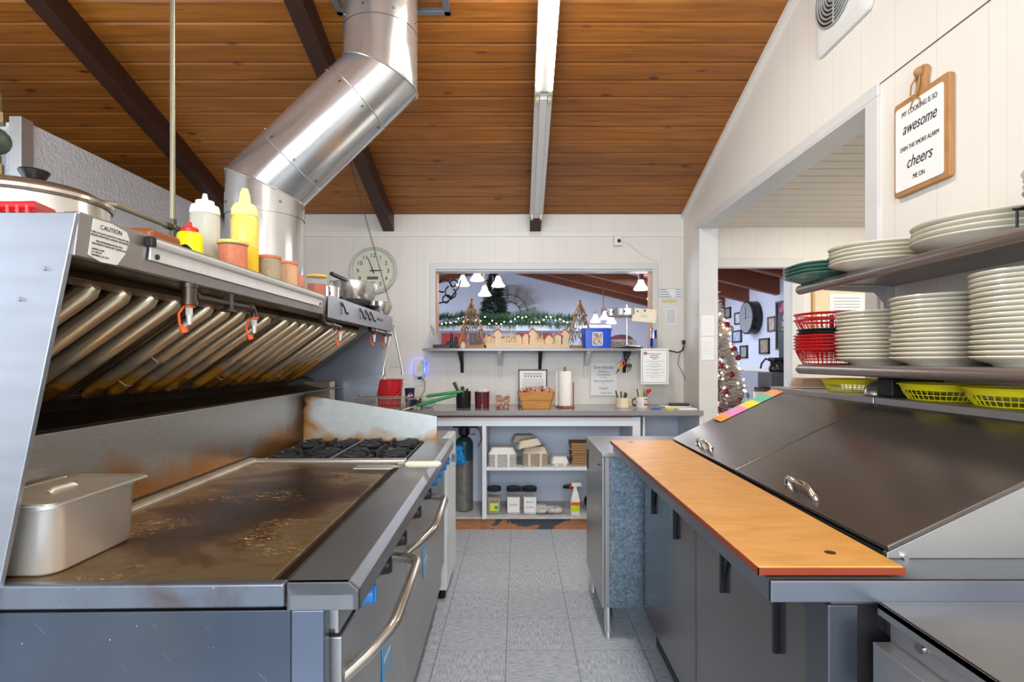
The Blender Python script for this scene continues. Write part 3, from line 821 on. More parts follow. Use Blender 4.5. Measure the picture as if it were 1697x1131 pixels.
# sloping frame that carries the filters, and the grease trough
fx0, fz0, fx1, fz1 = -.905, 1.468, -1.305, 1.185
m = MB().hexa([(fx1-.03, 1.0, fz1+.02), (fx0-.03, 1.0, fz0+.02), (fx0-.03, 3.43, fz0+.02), (fx1-.03, 3.43, fz1+.02),
               (fx1-.04, 1.0, fz1+.03), (fx0-.04, 1.0, fz0+.03), (fx0-.04, 3.43, fz0+.03), (fx1-.04, 3.43, fz1+.03)])
m.build('filter_back_plate', steel('brown_plate', (96, 82, 66), .4), hd, True)
MB().prism([(-1.34, 1.0, 1.20), (-1.29, 1.0, 1.175), (-1.27, 1.0, 1.15), (-1.18, 1.0, 1.125), (-1.10, 1.0, 1.128), (-1.10, 1.0, 1.118), (-1.20, 1.0, 1.112), (-1.34, 1.0, 1.14)], (0, 2.43, 0)).build('grease_trough', GREASE, hd, True, bevel=.002)
MB().prism([(-1.30, 3.20, 1.19), (-.90, 3.08, 1.47), (-.90, 3.095, 1.48), (-1.31, 3.215, 1.20)], (-.03, .33, .0)).build('end_baffle', steel('end_baffle_steel', (120, 110, 98), .35), hd, True)
m = MB()
for y, z in ((1.0, 1.36),): pass
for x, z in ((-.845, 1.455), (-.89, 1.40)): m.cyl((x, .974, z), (x, .967, z), .004, n=10)
m.build('panel_rivets', ST, hd, True)
# ticket rail and back hooks
RAIL = mat('anodised_ticket_rail', (214, 212, 206), .35, .3)
t = thing('ticket_rail', 'long pale ticket rail screwed to the hood lip', 'ticket rail', (HF, 1.6, 1.55))
MB().prism([(HF+.001, 1.165, 1.548), (HF+.012, 1.165, 1.552), (HF+.015, 1.165, 1.545), (HF+.012, 1.165, 1.537), (HF+.004, 1.165, 1.533), (HF+.002, 1.165, 1.506), (HF-.003, 1.165, 1.506)], (0, 1.02, 0)).build('rail', RAIL, t, True, bevel=.001)
MB().box((HF, 1.150, 1.533), (HF+.016, 1.166, 1.554)).build('end_cap', BLACK, t, True, bevel=.002)
m = MB()
for y in (1.185, 2.165): m.cyl((HF+.001, y, 1.516), (HF+.006, y, 1.516), .006, n=10)
m.build('rail_screws', BLACK, t, True)
# caution label
t = thing('caution_label', 'curling white caution label stuck on the hood lip corner', 'label', (HF, 1.05, 1.52))
def lipx(z): return HF - .010 * (HZ - z) / .08 + .0008
lab = [(1.010, 1.555), (1.055, 1.556), (1.098, 1.549), (1.108, 1.535), (1.100, 1.505), (1.082, 1.480), (1.040, 1.479), (1.008, 1.487)]
MB().prism([(lipx(z), y, z) for y, z in lab], (.001, 0, 0)).build('label_sheet', mat('yellowed_label', (218, 216, 206), .5, vary=.05, scale=40), t, True)
for z, s, body in ((1.543, .0125, 'CAUTION'), (1.531, .0048, 'TURN ON HOOD AND DUCT EXHAUST FAN'), (1.5255, .0048, 'BEFORE OPERATING COOKING APPLIANCES'),
                   (1.5155, .0048, 'FIRE SUPPRESSION SYSTEM WILL'), (1.510, .0048, 'DISCHARGE IF FAN IS NOT TURNED ON')):
    text('label_lettering', body, s, (lipx(z)+.0018, 1.056, z), (pi/2, 0, pi/2), INK, t, ext=.0002, world=True)
for z, body in ((1.5, 'AMEREX CORP.'), (1.4945, 'P.O. BOX 81'), (1.489, 'TRUSSVILLE, AL 35173')):
    text('label_lettering', body, .0046, (lipx(z)+.0018, 1.014, z), (pi/2, 0, pi/2), INK, t, 'LEFT', ext=.0002, world=True)

# grease filters, four leaning panels
def m_baffle():
    m, nt, b = nodes('greasy_baffle_steel')
    v, s = sep(nt)
    n = noise(nt, v, 9, (1, 1, 1), 6, .4); n2 = noise(nt, v, 3, (1, 1, 1), 4)
    c = mix(nt, n2, srgb(240, 226, 200), srgb(206, 184, 148))
    e = mth(nt, 'ADD', mth(nt, 'MULTIPLY', mth(nt, 'SUBTRACT', 1.285, s[2]), 11.0), mth(nt, 'MULTIPLY', mth(nt, 'SUBTRACT', n, .5), 2.4))
    c = mix(nt, ramp(nt, e, [(.05, (0, 0, 0, 1)), (.55, (1, 1, 1, 1))]), c, srgb(196, 136, 48))
    c = mix(nt, ramp(nt, e, [(.8, (0, 0, 0, 1)), (1.0, (.8, .8, .8, 1))]), c, srgb(96, 52, 18))
    nt.links.new(c, b.inputs['Base Color']); nt.links.new(ramp(nt, e, [(0, (.8, .8, .8, 1)), (.7, (.25, .25, .25, 1))]), b.inputs['Metallic']); b.inputs['Roughness'].default_value = .3
    return m
BAFF = m_baffle()
def grease_filter(yc, lab):
    t = thing('grease_filter', lab, 'grease filter', ((fx0+fx1)/2, yc, (fz0+fz1)/2), 0, 'grease filters under the hood')
    d = Vector((fx1-fx0, 0, fz1-fz0)); L = d.length; d.normalize()
    nrm = Vector((-d.z, 0, d.x)); nrm = nrm if nrm.z < 0 else -nrm
    o = Vector((fx0, 0, fz0))
    m = MB()
    def bar(y0, y1, u0, u1, h0, h1):
        ps = []
        for h in (h0, h1):
            for (y, u) in ((y0, u0), (y1, u0), (y1, u1), (y0, u1)):
                q = o + d*u + nrm*h; ps.append((q.x, y, q.z))
        m.hexa(ps)
    w = .264
    bar(yc-w, yc+w, 0, .022, -.012, .012); bar(yc-w, yc+w, L-.022, L, -.012, .012)
    bar(yc-w, yc-w+.018, 0, L, -.012, .014); bar(yc+w-.018, yc+w, 0, L, -.012, .014)
    m.build('filter_frame', steel('brown_filter_frame', (130, 108, 84), .32, (1, 1, 1), .6, (54, 36, 20), 7, .45), t, True, bevel=.002)
    m = MB()
    for k in range(5):
        y = yc - .19 + k * .095
        pts = [o + d*.012, o + d*.03, o + d*(L-.05), o + d*(L-.02)]
        m.tube([(p.x + nrm.x*.012, y, p.z + nrm.z*.012) for p in pts], [.012, .021, .021, .012], 14)
    m.build('baffles', BAFF, t, True)
    m = MB()
    for k in range(6):
        y = yc - .2375 + k * .095
        bar(y-.030, y+.030, .01, L-.01, -.03, -.026)
    m.build('back_channels', steel('channel_brown', (92, 78, 62), .4), t, True)
    q = o + d * (L*.55) + nrm * .035
    q2 = o + d * (L*.80) + nrm * .035
    m = MB().tube([(o + d*(L*.55)).xyz + Vector((0, yc-.15, 0)), Vector((q.x, yc-.13, q.z)), Vector((q.x, yc-.10, q.z)), Vector((q2.x, yc-.10, q2.z)), Vector((q2.x, yc-.13, q2.z)), (o + d*(L*.80)) + Vector((0, yc-.15, 0))], .0022, 6)
    m.build('bail_handle', WIRE, t, True)
grease_filter(1.265, 'ribbed grease filter nearest the caution label end of the hood')
grease_filter(1.80, 'ribbed grease filter behind the pair of pipe-hung nozzles with orange caps')
grease_filter(2.335, 'ribbed grease filter third along from the near end of the hood')
grease_filter(2.87, 'ribbed grease filter farthest along, next to the hood end baffle')

# fire nozzles
PIPE = mat('black_iron_pipe', (84, 72, 64), .4, .85)
ORG = mat('orange_cap_rubber', (224, 84, 24), .5)
def nozzle(loc, lab, open_=True):
    t = thing('fire_nozzle', lab, 'fire nozzle', loc, 0, 'fire suppression nozzles')
    MB().cyl((0, 0, 0), (0, 0, -.024), .0085, n=6).cyl((0, 0, -.024), (0, 0, -.046), .0070, .0050, n=12).build('nozzle_body', mat('nickel_nozzle', (226, 224, 220), .3, .5), t)
    MB().torus((0, 0, -.002), .011, .003, 16, 6).tube([(-.009, -.006, -.002), (-.018, -.012, -.02), (-.017, -.011, -.045), (-.011, -.007, -.056)], [.0030, .0030, .0030, .004], 8).cyl((-.011, -.007, -.054), (-.008, -.005, -.066), .0085, n=12).build('nozzle_cap', ORG, t)
    return t
t = thing('nozzle_pipe', 'dark iron pipe with tee clamped under the hood lip near the caution label', 'pipe', (-.80, 1.45, 1.44))
MB().cyl((-.80, 1.325, 1.475), (-.80, 1.325, 1.425), .0165, n=18).cyl((-.80, 1.325, 1.478), (-.80, 1.325, 1.468), .019, n=18).cyl((-.80, 1.325, 1.435), (-.80, 1.325, 1.425), .019, n=18).build('tee', PIPE, t, True)
MB().tube([(-.80, 1.335, 1.448), (-.80, 1.63, 1.448), (-.80, 1.645, 1.445), (-.80, 1.652, 1.432), (-.80, 1.652, 1.42)], [.0085]*5, 14).cyl((-.80, 1.345, 1.448), (-.80, 1.36, 1.448), .012, n=14).cyl((-.80, 1.62, 1.448), (-.80, 1.635, 1.448), .012, n=14).build('pipe_run', PIPE, t, True)
MB().box((-.812, 1.50, 1.43), (-.79, 1.515, 1.475)).box((-.815, 1.49, 1.425), (-.79, 1.53, 1.433)).build('beam_clamp', PIPE, t, True, bevel=.002)
nozzle((-.80, 1.325, 1.424), 'orange-capped fire nozzle nearest the camera under the pipe tee')
nozzle((-.80, 1.652, 1.42), 'fire nozzle with dangling orange cap at the end of the dark pipe')
t = thing('nozzle_pipe', 'bent iron pipe with elbow under the middle of the hood lip', 'pipe', (-.80, 2.3, 1.44))
MB().tube([(-.80, 2.22, 1.475), (-.80, 2.23, 1.455), (-.80, 2.26, 1.443), (-.80, 2.42, 1.443), (-.80, 2.45, 1.44), (-.80, 2.455, 1.425)], .010, 14).cyl((-.80, 2.33, 1.443), (-.80, 2.36, 1.443), .014, n=14).build('pipe_run', PIPE, t, True)
nozzle((-.80, 2.455, 1.425), 'orange-capped fire nozzle under the bent pipe mid hood')
t = thing('nozzle_pipe', 'short iron pipe under the far end of the hood lip', 'pipe', (-.80, 3.2, 1.44))
MB().tube([(-.80, 2.95, 1.47), (-.80, 2.97, 1.455), (-.80, 3.42, 1.455)], .012, 14).cyl((-.80, 3.02, 1.455), (-.80, 3.06, 1.455), .017, n=14).cyl((-.80, 3.28, 1.455), (-.80, 3.31, 1.455), .017, n=14).build('pipe_run', PIPE, t, True)
nozzle((-.80, 3.04, 1.44), 'orange-capped fire nozzle on the far pipe, the one nearer the filters')
nozzle((-.80, 3.30, 1.44), 'orange-capped fire nozzle at the far hood corner beside the tongs')

# utensil hooks plate at the far part of the lip
t = thing('hook_plate', 'steel plate with dark utensil hooks on the far hood lip', 'hook plate', (HF, 2.8, 1.52))
MB().box((HF+.0003, 2.26, 1.47), (HF+.003, 3.43, 1.566)).build('plate', steel('plate_steel', (146, 146, 148), .3, (10, 1, 10)), t, True, bevel=.002)
for y in (2.45, 2.74, 2.84, 2.93):
    MB().tube([(HF+.006, y-.02, 1.545), (HF+.010, y, 1.53), (HF+.014, y+.01, 1.505), (HF+.018, y+.018, 1.50), (HF+.022, y+.012, 1.508)], .004, 8).box((HF+.002, y-.03, 1.54), (HF+.008, y-.01, 1.552)).build('utensil_hook', mat('hook_bronze', (70, 62, 56), .35, .8), t, True)
MB().box((HF+.003, 3.05, 1.52), (HF+.008, 3.17, 1.53)).build('latch', mat('hook_bronze', (70, 62, 56), .35, .8), t, True)

# tongs hanging at the far end
def tongs(loc, rz, lab, spread):
    t = thing('tongs', lab, 'tongs', loc, rz, 'steel tongs hung at the hood end')
    for s in (-1, 1):
        m = MB()
        pts = [(0, 0, 0), (s*.012, 0, -.03), (s*(.02+spread*.4), 0, -.16), (s*(.02+spread*.8), 0, -.26), (s*(.014+spread), 0, -.30)]
        m.tube(pts, [.005, .007, .006, .006, .010], 8)
        m.build('arm', CHROME, t)
    MB().torus((0, 0, .005), .010, .002, 14, 6, 'y').build('hanging_ring', CHROME, t)
tongs((-.795, 3.47, 1.50), 0, 'open steel tongs hanging from the hood corner by the chain', .05)
tongs((-.875, 3.485, 1.47), radians(50), 'steel tongs hanging against the dark hood end panel', .012)

# hanging chain
t0, t1 = Vector((-1.12, 3.0, zc(3.0))), Vector((-.80, 3.42, 1.64))
m = MB(); n = 90
dirv = (t1 - t0) / n; u = dirv.normalized(); sa = u.cross(Vector((0,1,0))).normalized(); sb = u.cross(sa)
for i in range(n):
    c0 = t0 + dirv * (i + .5); s_ = sa if i % 2 else sb
    hl = dirv.length * .66; pts = []
    for k in range(8):
        a = 2*pi*k/8; pts.append(c0 + u * hl * cos(a) + s_ * .005 * sin(a))
    m.tube(pts, .0014, 4, None, True)
o = m.build('hanging_chain', mat('dark_chain', (60, 56, 52), .4, .8)); tag(o, 'thin dark chain slanting from the ceiling to the hood corner', 'chain')
# ================================================================ things on top of the hood
def up(px, Y, z=1.562): return ((px - HX) * Y / F, Y, z)
YEL = mat('yellow_squeeze_plastic', (238, 214, 104), .3, vary=.03); CAPY = mat('cream_yellow_cap', (240, 226, 150), .4)
t = thing('squeeze_bottle', 'tall yellow squeeze bottle with pale cone tip beside the duct', 'squeeze bottle', (-.935, 1.865, 1.562))
MB().lathe([(0, 0), (.040, 0), (.044, .006), (.044, .115), (0, .115)], (0,0,0), 28).build('sauce', mat('yellow_sauce', (245, 200, 40), .35, coat=.4), t)
MB().lathe([(.0435, .113), (.0445, .115), (.0445, .205), (.040, .222), (.036, .226), (0, .228)], (0,0,0), 28).build('bottle_wall', YEL, t)
MB().lathe([(0, .222), (.042, .222), (.043, .226), (.043, .245), (.034, .262), (.020, .268), (.016, .300), (.010, .318), (.004, .320), (0, .320)], (0,0,0), 28).build('cone_cap', CAPY, t)
t = thing('squeeze_bottle', 'empty clear squeeze bottle with white cap beside the vertical pipe', 'squeeze bottle', (-1.0, 1.74, 1.562))
MB().lathe([(0, 0), (.038, 0), (.042, .006), (.043, .19), (.036, .205), (0, .206)], (0,0,0), 28).build('bottle_wall', mat('milky_plastic', (206, 204, 188), .3, vary=.03, alpha=.8), t)
MB().lathe([(0, .195), (.043, .195), (.044, .205), (.040, .222), (.028, .226), (.027, .238), (.010, .242), (.006, .262), (0, .264)], (0,0,0), 28).build('white_cap', WHITE, t)
t = thing('squeeze_bottle', 'small bright yellow-green squeeze bottle with red cap', 'squeeze bottle', (-.955, 1.585, 1.562))
MB().lathe([(0, 0), (.030, 0), (.034, .005), (.034, .092), (.030, .100), (0, .102)], (0,0,0), 28).build('bottle_wall', mat('acid_yellow', (228, 222, 12), .35), t)
MB().lathe([(0, .098), (.022, .100), (.023, .112), (.020, .116), (.007, .118), (.005, .132), (0, .133)], (0,0,0), 24).build('red_cap', mat('red_cap', (206, 44, 30), .4), t)
def jar(loc, r, h, fillc, lidc, label, fillh=.8, name='spice_jar', cat='spice jar'):
    t = thing(name, label, cat, loc, 0, 'plastic spice jars on the hood')
    MB().lathe([(0, .001), (r*.94, .001), (r*.95, .004), (r*.95, h*fillh), (0, h*fillh+.002)], (0,0,0), 24).build('contents', mat('fill_'+label[:14].replace(' ', '_'), fillc, .7, bump=.6, scale=140, vary=.2), t)
    MB().lathe([(r*.9, 0), (r, .004), (r, h*.92), (r*.985, h*.92), (r*.985, .004)], (0,0,0), 24).build('clear_wall', CLEAR, t)
    MB().lathe([(0, h*.90), (r*1.06, h*.90), (r*1.09, h*.92), (r*1.09, h*.985), (r*1.02, h), (0, h)], (0,0,0), 28).build('lid', mat('lid_'+str(lidc[2]), lidc, .4), t)
    return t
jar((-.900, 1.72, 1.562), .043, .105, (214, 104, 10), (236, 206, 110), 'wide jar of orange spice with yellow lid', .85)
jar((-.882, 1.935, 1.562), .037, .100, (168, 150, 108), (218, 120, 84), 'jar of tan herbs with coral lid', .9)
jar((-.880, 2.095, 1.562), .032, .108, (226, 168, 112), (214, 118, 86), 'narrow jar of peach-coloured salt with coral lid', .9)
jar((-.872, 2.365, 1.562), .040, .100, (176, 76, 12), (226, 190, 74), 'jar of red-brown spice with gold lid next to the bowls', .6)
MB_ = None
o = MB().lathe([(0, 0), (.028, 0), (.036, .015), (.038, .05), (.030, .075), (.012, .082), (0, .082)], (-.90, 2.20, 1.562), 20).build('wrapped_bundle', mat('pink_wrap', (190, 120, 104), .5, vary=.3, scale=30))
tag(o, 'small pinkish wrapped bundle between two spice jars', 'bundle')
t = thing('metal_cup', 'small shiny cup with wire loop left of the large steel bowl', 'cup', (-.875, 2.56, 1.562))
MB().lathe([(0, 0), (.030, 0), (.034, .004), (.036, .075), (.034, .075), (.031, .008), (0, .006)], (0,0,0), 24).build('cup_body', CHROME, t)
MB().tube(arc((0, 0, .075), .03, 0, pi, 12, 'yz'), .0025, 6).build('wire_loop', CHROME, t)
SB = steel('bowl_steel', (196, 194, 188), .2, (1, 1, 1))
def bowl(r, h, th=.0015, flat=.45):
    pr = [(0, 0), (r*flat, 0)] + [(r*flat + (r-r*flat)*sin(pi/2*i/8), h*(1-cos(pi/2*i/8))) for i in range(1, 9)]
    pr += [(r+.006, h), (r+.006, h-.003), (r+.001, h+.001)]
    pr2 = [(max(0, a-th*1.5), b_+th) for a, b_ in reversed(pr[1:10])] + [(0, th)]
    return pr + pr2
t = thing('frying_pan', 'dark frying pan with black handle under the large steel bowl', 'frying pan', (-.90, 3.02, 1.562))
MB().lathe([(0, 0), (.105, 0), (.13, .028), (.127, .029), (.103, .004), (0, .004)], (0,0,0), 32).build('pan_body', mat('pan_black', (34, 34, 36), .35, .6), t)
MB().tube([(0, -.125, .022), (.01, -.19, .03), (.02, -.31, .038)], [.007, .011, .010], 10).build('handle', BLACK, t)
o = MB().lathe(bowl(.118, .13), (-.90, 3.02, 1.592), 40).build('mixing_bowl', SB); tag(o, 'large steel mixing bowl sitting on a dark frying pan', 'bowl')
t = thing('ladle', 'ladle with black handle resting in the large steel bowl', 'ladle', (-.93, 2.95, 1.72))
MB().tube([(-.93, 2.72, 1.725), (-.92, 2.92, 1.723)], .011, 10).build('handle', BLACK, t, True)
MB().tube([(-.92, 2.92, 1.723), (-.90, 3.02, 1.70), (-.89, 3.07, 1.64)], .004, 8).lathe([(0, 0), (.02, .005), (.032, .02), (.030, .02), (.018, .008), (0, .003)], (-.89, 3.07, 1.62), 18).build('ladle_cup', CHROME, t, True)
o = MB().lathe(bowl(.072, .082), (-.835, 3.31, 1.562), 36).build('mixing_bowl', SB); tag(o, 'small steel bowl at the far corner of the hood', 'bowl')

# stock pot
t = thing('stock_pot', 'large steel pot with rimmed lid and black knob on the hood', 'pot', (-1.245, 1.40, 1.562))
MB().lathe([(0, 0), (.155, 0), (.160, .006), (.160, .135), (.152, .135), (.152, .01), (0, .008)], (0,0,0), 56).build('pot_body', steel('pot_steel', (206, 202, 194), .2, (1, 1, 14)), t)
l = MB().lathe([(.164, .128), (.169, .134), (.169, .142), (.163, .147), (.155, .150), (.13, .165), (.05, .183), (0, .186)], (0,0,0), 56).build('pot_lid', steel('lid_steel', (200, 192, 180), .17, (1, 1, 1)), t)
MB().lathe([(.012, .184), (.012, .190), (.022, .194), (.033, .214), (.031, .218), (0, .22)], (0,0,0), 24).build('lid_knob', BLACK, l)
RED = mat('red_plastic', (196, 24, 30), .35, vary=.05)
t = thing('plastic_tray', 'bright red openwork plastic tray lying in front of the pot', 'tray', (-1.05, 1.08, 1.562))
m = MB().prism([(-.14, -.05, .006), (.135, -.05, .006), (.075, .06, .006), (-.14, .06, .006)], (0, 0, .003))
for i in range(15):
    m.cyl((-.135+i*.0185, -.052, 0), (-.135+i*.0185, -.052, .012), .004, n=8)
    m.cyl((-.135+i*.0145, .03, .004), (-.135+i*.0145, .03, .020), .0045, n=8)
m.tube([(-.14, -.052, .012), (.137, -.052, .012), (.077, .062, .02), (-.14, .062, .02)], .004, 6, None, True)
m.build('tray_mesh', RED, t); t.scale = (1, 1, 1.9)
# grill press with wooden handle
BRW = mat('brown_varnished_wood', (146, 78, 34), .35, vary=.15, scale=12, stretch=(1, 5, 1))
t = thing('press_handles', 'pair of reddish wooden handles in black brackets behind the ticket rail', 'handle set', (-.93, 1.35, 1.6))
MB().tube([(-1.04, 1.28, 1.60), (-1.0, 1.42, 1.605)], .020, 16).build('wooden_grip', BRW, t, True)
MB().box((-.965, 1.30, 1.565), (-.875, 1.42, 1.61)).build('wooden_block', BRW, t, True, bevel=.012)
m = MB()
for y in (1.42, 1.475): m.prism([(-.99, y, 1.563), (-.955, y, 1.563), (-.952, y, 1.60), (-.962, y, 1.622), (-.978, y, 1.622), (-.99, y, 1.60)], (0, .010, 0))
m.prism([(-.90, 1.44, 1.563), (-.868, 1.44, 1.563), (-.868, 1.44, 1.588), (-.88, 1.44, 1.600), (-.90, 1.44, 1.595)], (0, .012, 0))
m.build('black_bracket', mat('black_bracket', (36, 32, 30), .45, .5), t, True, bevel=.002)
# conduit
COND = mat('conduit_zinc', (150, 146, 124), .4, .7)
t = thing('gas_conduit', 'thin grey conduit rising from the hood to the ceiling with a side run', 'conduit', (-1.205, 1.9, 1.6))
MB().cyl((-1.205, 1.9, 1.565), (-1.205, 1.9, zc(1.9)), .0085, n=14).build('vertical_pipe', COND, t, True)
MB().tube([(-1.9, 1.60, 1.757), (-1.23, 1.60, 1.757), (-1.205, 1.625, 1.757), (-1.205, 1.88, 1.755)], .0085, 14).build('side_pipe', COND, t, True)
MB().ball((-1.205, 1.9, 1.755), .015, 12).cyl((-1.205, 1.86, 1.755), (-1.205, 1.94, 1.755), .012, n=14).cyl((-1.205, 1.9, 1.725), (-1.205, 1.9, 1.785), .012, n=14).build('pipe_tee', mat('dark_fitting', (90, 86, 74), .4, .8), t, True)
# regulator valve at the far left
BRS = mat('dull_brass_fitting', (156, 140, 104), .4, .8)
t = thing('gas_valve', 'cluster of brass valve fittings on a pipe at the far left', 'valve', (-1.83, 1.9, 2.0))
X0 = -1.83
MB().cyl((X0, 1.9, 1.3), (X0, 1.9, 1.93), .016, n=12).build('feed_pipe', mat('dark_pipe', (74, 70, 66), .4, .8), t, True)
MB().cyl((X0, 1.9, 1.93), (X0, 1.9, 1.98), .028, n=6).cyl((X0, 1.9, 1.98), (X0, 1.9, 2.01), .020, n=14).cyl((X0, 1.9, 2.12), (X0, 1.9, 2.16), .032, n=6).cyl((X0, 1.9, 2.16), (X0, 1.9, 2.23), .022, n=12).cyl((X0, 1.9, 2.23), (X0, 1.9, 2.28), .016, n=12).build('brass_union', BRS, t, True, bevel=.002)
MB().ball((X0, 1.9, 2.06), .048, 18).cyl((X0, 1.85, 2.06), (X0+.05, 1.84, 2.05), .03, n=14).build('valve_body', mat('verdigris_valve', (92, 108, 96), .5, .5), t, True)

# ================================================================ back counter, cabinet and shelf
LAM = mat('grey_laminate', (142, 138, 138), .22, vary=.05, scale=60, coat=.3)
ZC = .918
o = MB().box((-1.5, 4.03, ZC-.038), (1.385, YB-.002, ZC)).build('back_countertop', LAM, bevel=.003); tag(o, 'long grey laminate countertop along the back wall', 'countertop')
MB().box((-1.5, 4.045, ZC-.052), (.86, 4.07, ZC-.038)).build('chipped_edge', mat('raw_chipboard_edge', (110, 66, 50), .8, vary=.2), o)
CW = mat('white_cabinet_paint', (222, 226, 232), .45, vary=.03, scale=8, bump=.05)
t = thing('open_cabinet', 'white painted open-front cabinet with shelves below the back counter', 'cabinet', (.1, 4.35, 0))
MB().box((-1.5, 4.07, ZC-.120), (.925, 4.10, ZC-.052)).build('apron_rail', CW, t, True, bevel=.002)
MB().box((-.262, 4.07, .10), (-.232, 4.60, ZC-.1195)).build('divider', CW, t, True, bevel=.002)
MB().box((.865, 4.07, .10), (.925, 4.60, ZC-.1195)).build('divider', CW, t, True, bevel=.002)
MB().box((-.232, 4.12, .455), (.865, 4.60, .478)).build('shelf', CW, t, True, bevel=.002)
MB().box((-1.5, 4.13, .085), (.925, 4.60, .10)).build('bottom_shelf', mat('worn_white_board', (190, 190, 190), .55, vary=.15, scale=18), t, True)
MB().box((-1.5, 4.60, .10), (1.38, 4.63, ZC-.053)).build('back_board', mat('blue_white_back', (222, 228, 240), .5, vary=.03), t, True)
def m_kick():
    m, nt, b = nodes('peeling_kick_board')
    v, s = sep(nt)
    n = noise(nt, v, 4.0, (1, 1, 1.5), 3, .6); n2 = noise(nt, v, 20, (.5, 1, 3), 5)
    c = mix(nt, n2, srgb(130, 76, 46), srgb(196, 136, 92))
    c = mix(nt, ramp(nt, n, [(.50, (0, 0, 0, 1)), (.52, (1, 1, 1, 1))]), c, srgb(62, 66, 74))
    nt.links.new(c, b.inputs['Base Color']); b.inputs['Roughness'].default_value = .7
    return m
MB().box((-1.5, 4.15, 0), (.93, 4.17, .085)).build('kick_board', m_kick(), t, True)
MB().box((.95, 4.10, .10), (.965, 4.60, ZC-.053)).box((1.36, 4.05, 0), (1.385, 4.60, ZC-.038)).build('end_panel', CW, t, True)
# serving ledge with brackets
SY = 4.36
o = MB().box((-.76, SY, 1.367), (1.105, YB-.0195, 1.390)).box((-.685, YB-.0195, 1.367), (1.105, YB+.11, 1.390)).build('serving_ledge', LAM, bevel=.002); tag(o, 'grey serving ledge shelf across the pass-through window', 'shelf')
MB().box((-.74, YB-.022, 1.32), (1.09, YB-.001, 1.366)).build('cleat', TRIM, o, bevel=.002)
def brk(x, m_, L_, w_, wh=False):
    b = MB().prism([(x-w_, YB-.001, 1.3665), (x-w_, SY+.05, 1.3665), (x-w_, SY+.05, 1.355), (x-w_, YB-.04, 1.366-L_*.55), (x-w_, YB-.012, 1.366-L_), (x-w_, YB-.001, 1.366-L_)], (w_*2, 0, 0))
    b.build('ledge_bracket', m_, o, bevel=.002)
for px in (765, 895, 1036): brk((px-HX)*4.6/F, BLACKR, .18, .013)
for px in (829, 971): brk((px-HX)*4.6/F, WHITE, .22, .016)

def pos(px, Y, z=ZC): return ((px - HX) * Y / F, Y, z)
# ---- crocks and containers
t = thing('utensil_crock', 'black crock holding black kitchen tools', 'crock', pos(768, 4.30))
MB().lathe([(0, 0), (.055, 0), (.057, .004), (.060, .13), (.055, .13), (.052, .006), (0, .006)], (0,0,0), 28).build('crock_body', BLACK, t)
MB().tube([(0, 0, .04), (-.075, 0, .20)], [.008, .015], 10).build('tool_handle', mat('black_tool', (30, 30, 32), .3), t)
MB().tube([(.01, .01, .03), (-.012, .02, .165)], [.007, .016], 10).tube([(.01, .02, .05), (.03, .02, .15)], .008, 8).build('tool_handle', mat('black_tool', (30, 30, 32), .3), t)
t = thing('straw_crock', 'maroon crock full of wrapped white straws', 'crock', pos(799, 4.30))
MB().lathe([(0, 0), (.054, 0), (.057, .004), (.059, .118), (.062, .120), (.062, .126), (.055, .126), (.052, .006), (0, .006)], (0,0,0), 28).build('crock_body', mat('maroon_ceramic', (92, 30, 40), .2, coat=.4), t)
m = MB()
for i in range(22):
    a = random.random()*6.28; r = .045*sqrt(random.random()); m.cyl((r*cos(a)*.7, r*sin(a)*.7, .02), (r*cos(a), r*sin(a), .145+random.random()*.012), .0042, n=6)
m.build('straws', PAPER, t)
def candy_mat(nm, cols):
    m, nt, b = nodes(nm); v, s = sep(nt, False)
    vo = nt.nodes.new('ShaderNodeTexVoronoi'); vo.inputs['Scale'].default_value = 60; nt.links.new(v, vo.inputs['Vector'])
    x = nt.nodes.new('ShaderNodeSeparateXYZ'); nt.links.new(vo.outputs['Color'], x.inputs[0])
    c = ramp(nt, x.outputs[0], [(i/len(cols), srgb(*q)) for i, q in enumerate(cols)])
    nt.links.new(c, b.inputs['Base Color']); b.inputs['Roughness'].default_value = .35
    return m
CANDY = candy_mat('wrapped_candy', [(214, 160, 120), (236, 214, 196), (188, 84, 74), (240, 190, 120), (226, 200, 190), (150, 90, 70)])
def pile(x0, x1, y0, y1, z0, z1, n, s, rnd=True):
    m = MB()
    for i in range(n):
        c = Vector((random.uniform(x0, x1), random.uniform(y0, y1), random.uniform(z0, z1)))
        R = Euler((random.uniform(0, 6), random.uniform(0, 6), random.uniform(0, 6))).to_matrix().to_4x4()
        k = s * random.uniform(.7, 1.2)
        m.box((-k, -k*.55, -k*.35), (k, k*.55, k*.35), Matrix.Translation(c) @ R)
    return m
t = thing('candy_tub', 'clear square tub half full of wrapped candies', 'tub', pos(833, 4.30))
loft(MB(), [rrect(.052, .052, .012, 0), rrect(.060, .060, .012, .125), rrect(.070, .070, .014, .128), rrect(.070, .070, .014, .138), rrect(.060, .060, .012, .136)], False).build('tub_wall', CLEAR, t)
o = pile(-.045, .045, -.045, .045, .008, .085, 130, .014).build('candies', CANDY, t); o['kind'] = 'stuff'
t = thing('wooden_crate', 'small flared wooden crate heaped with wrapped sweets', 'crate', pos(888, 4.28))
m = MB()
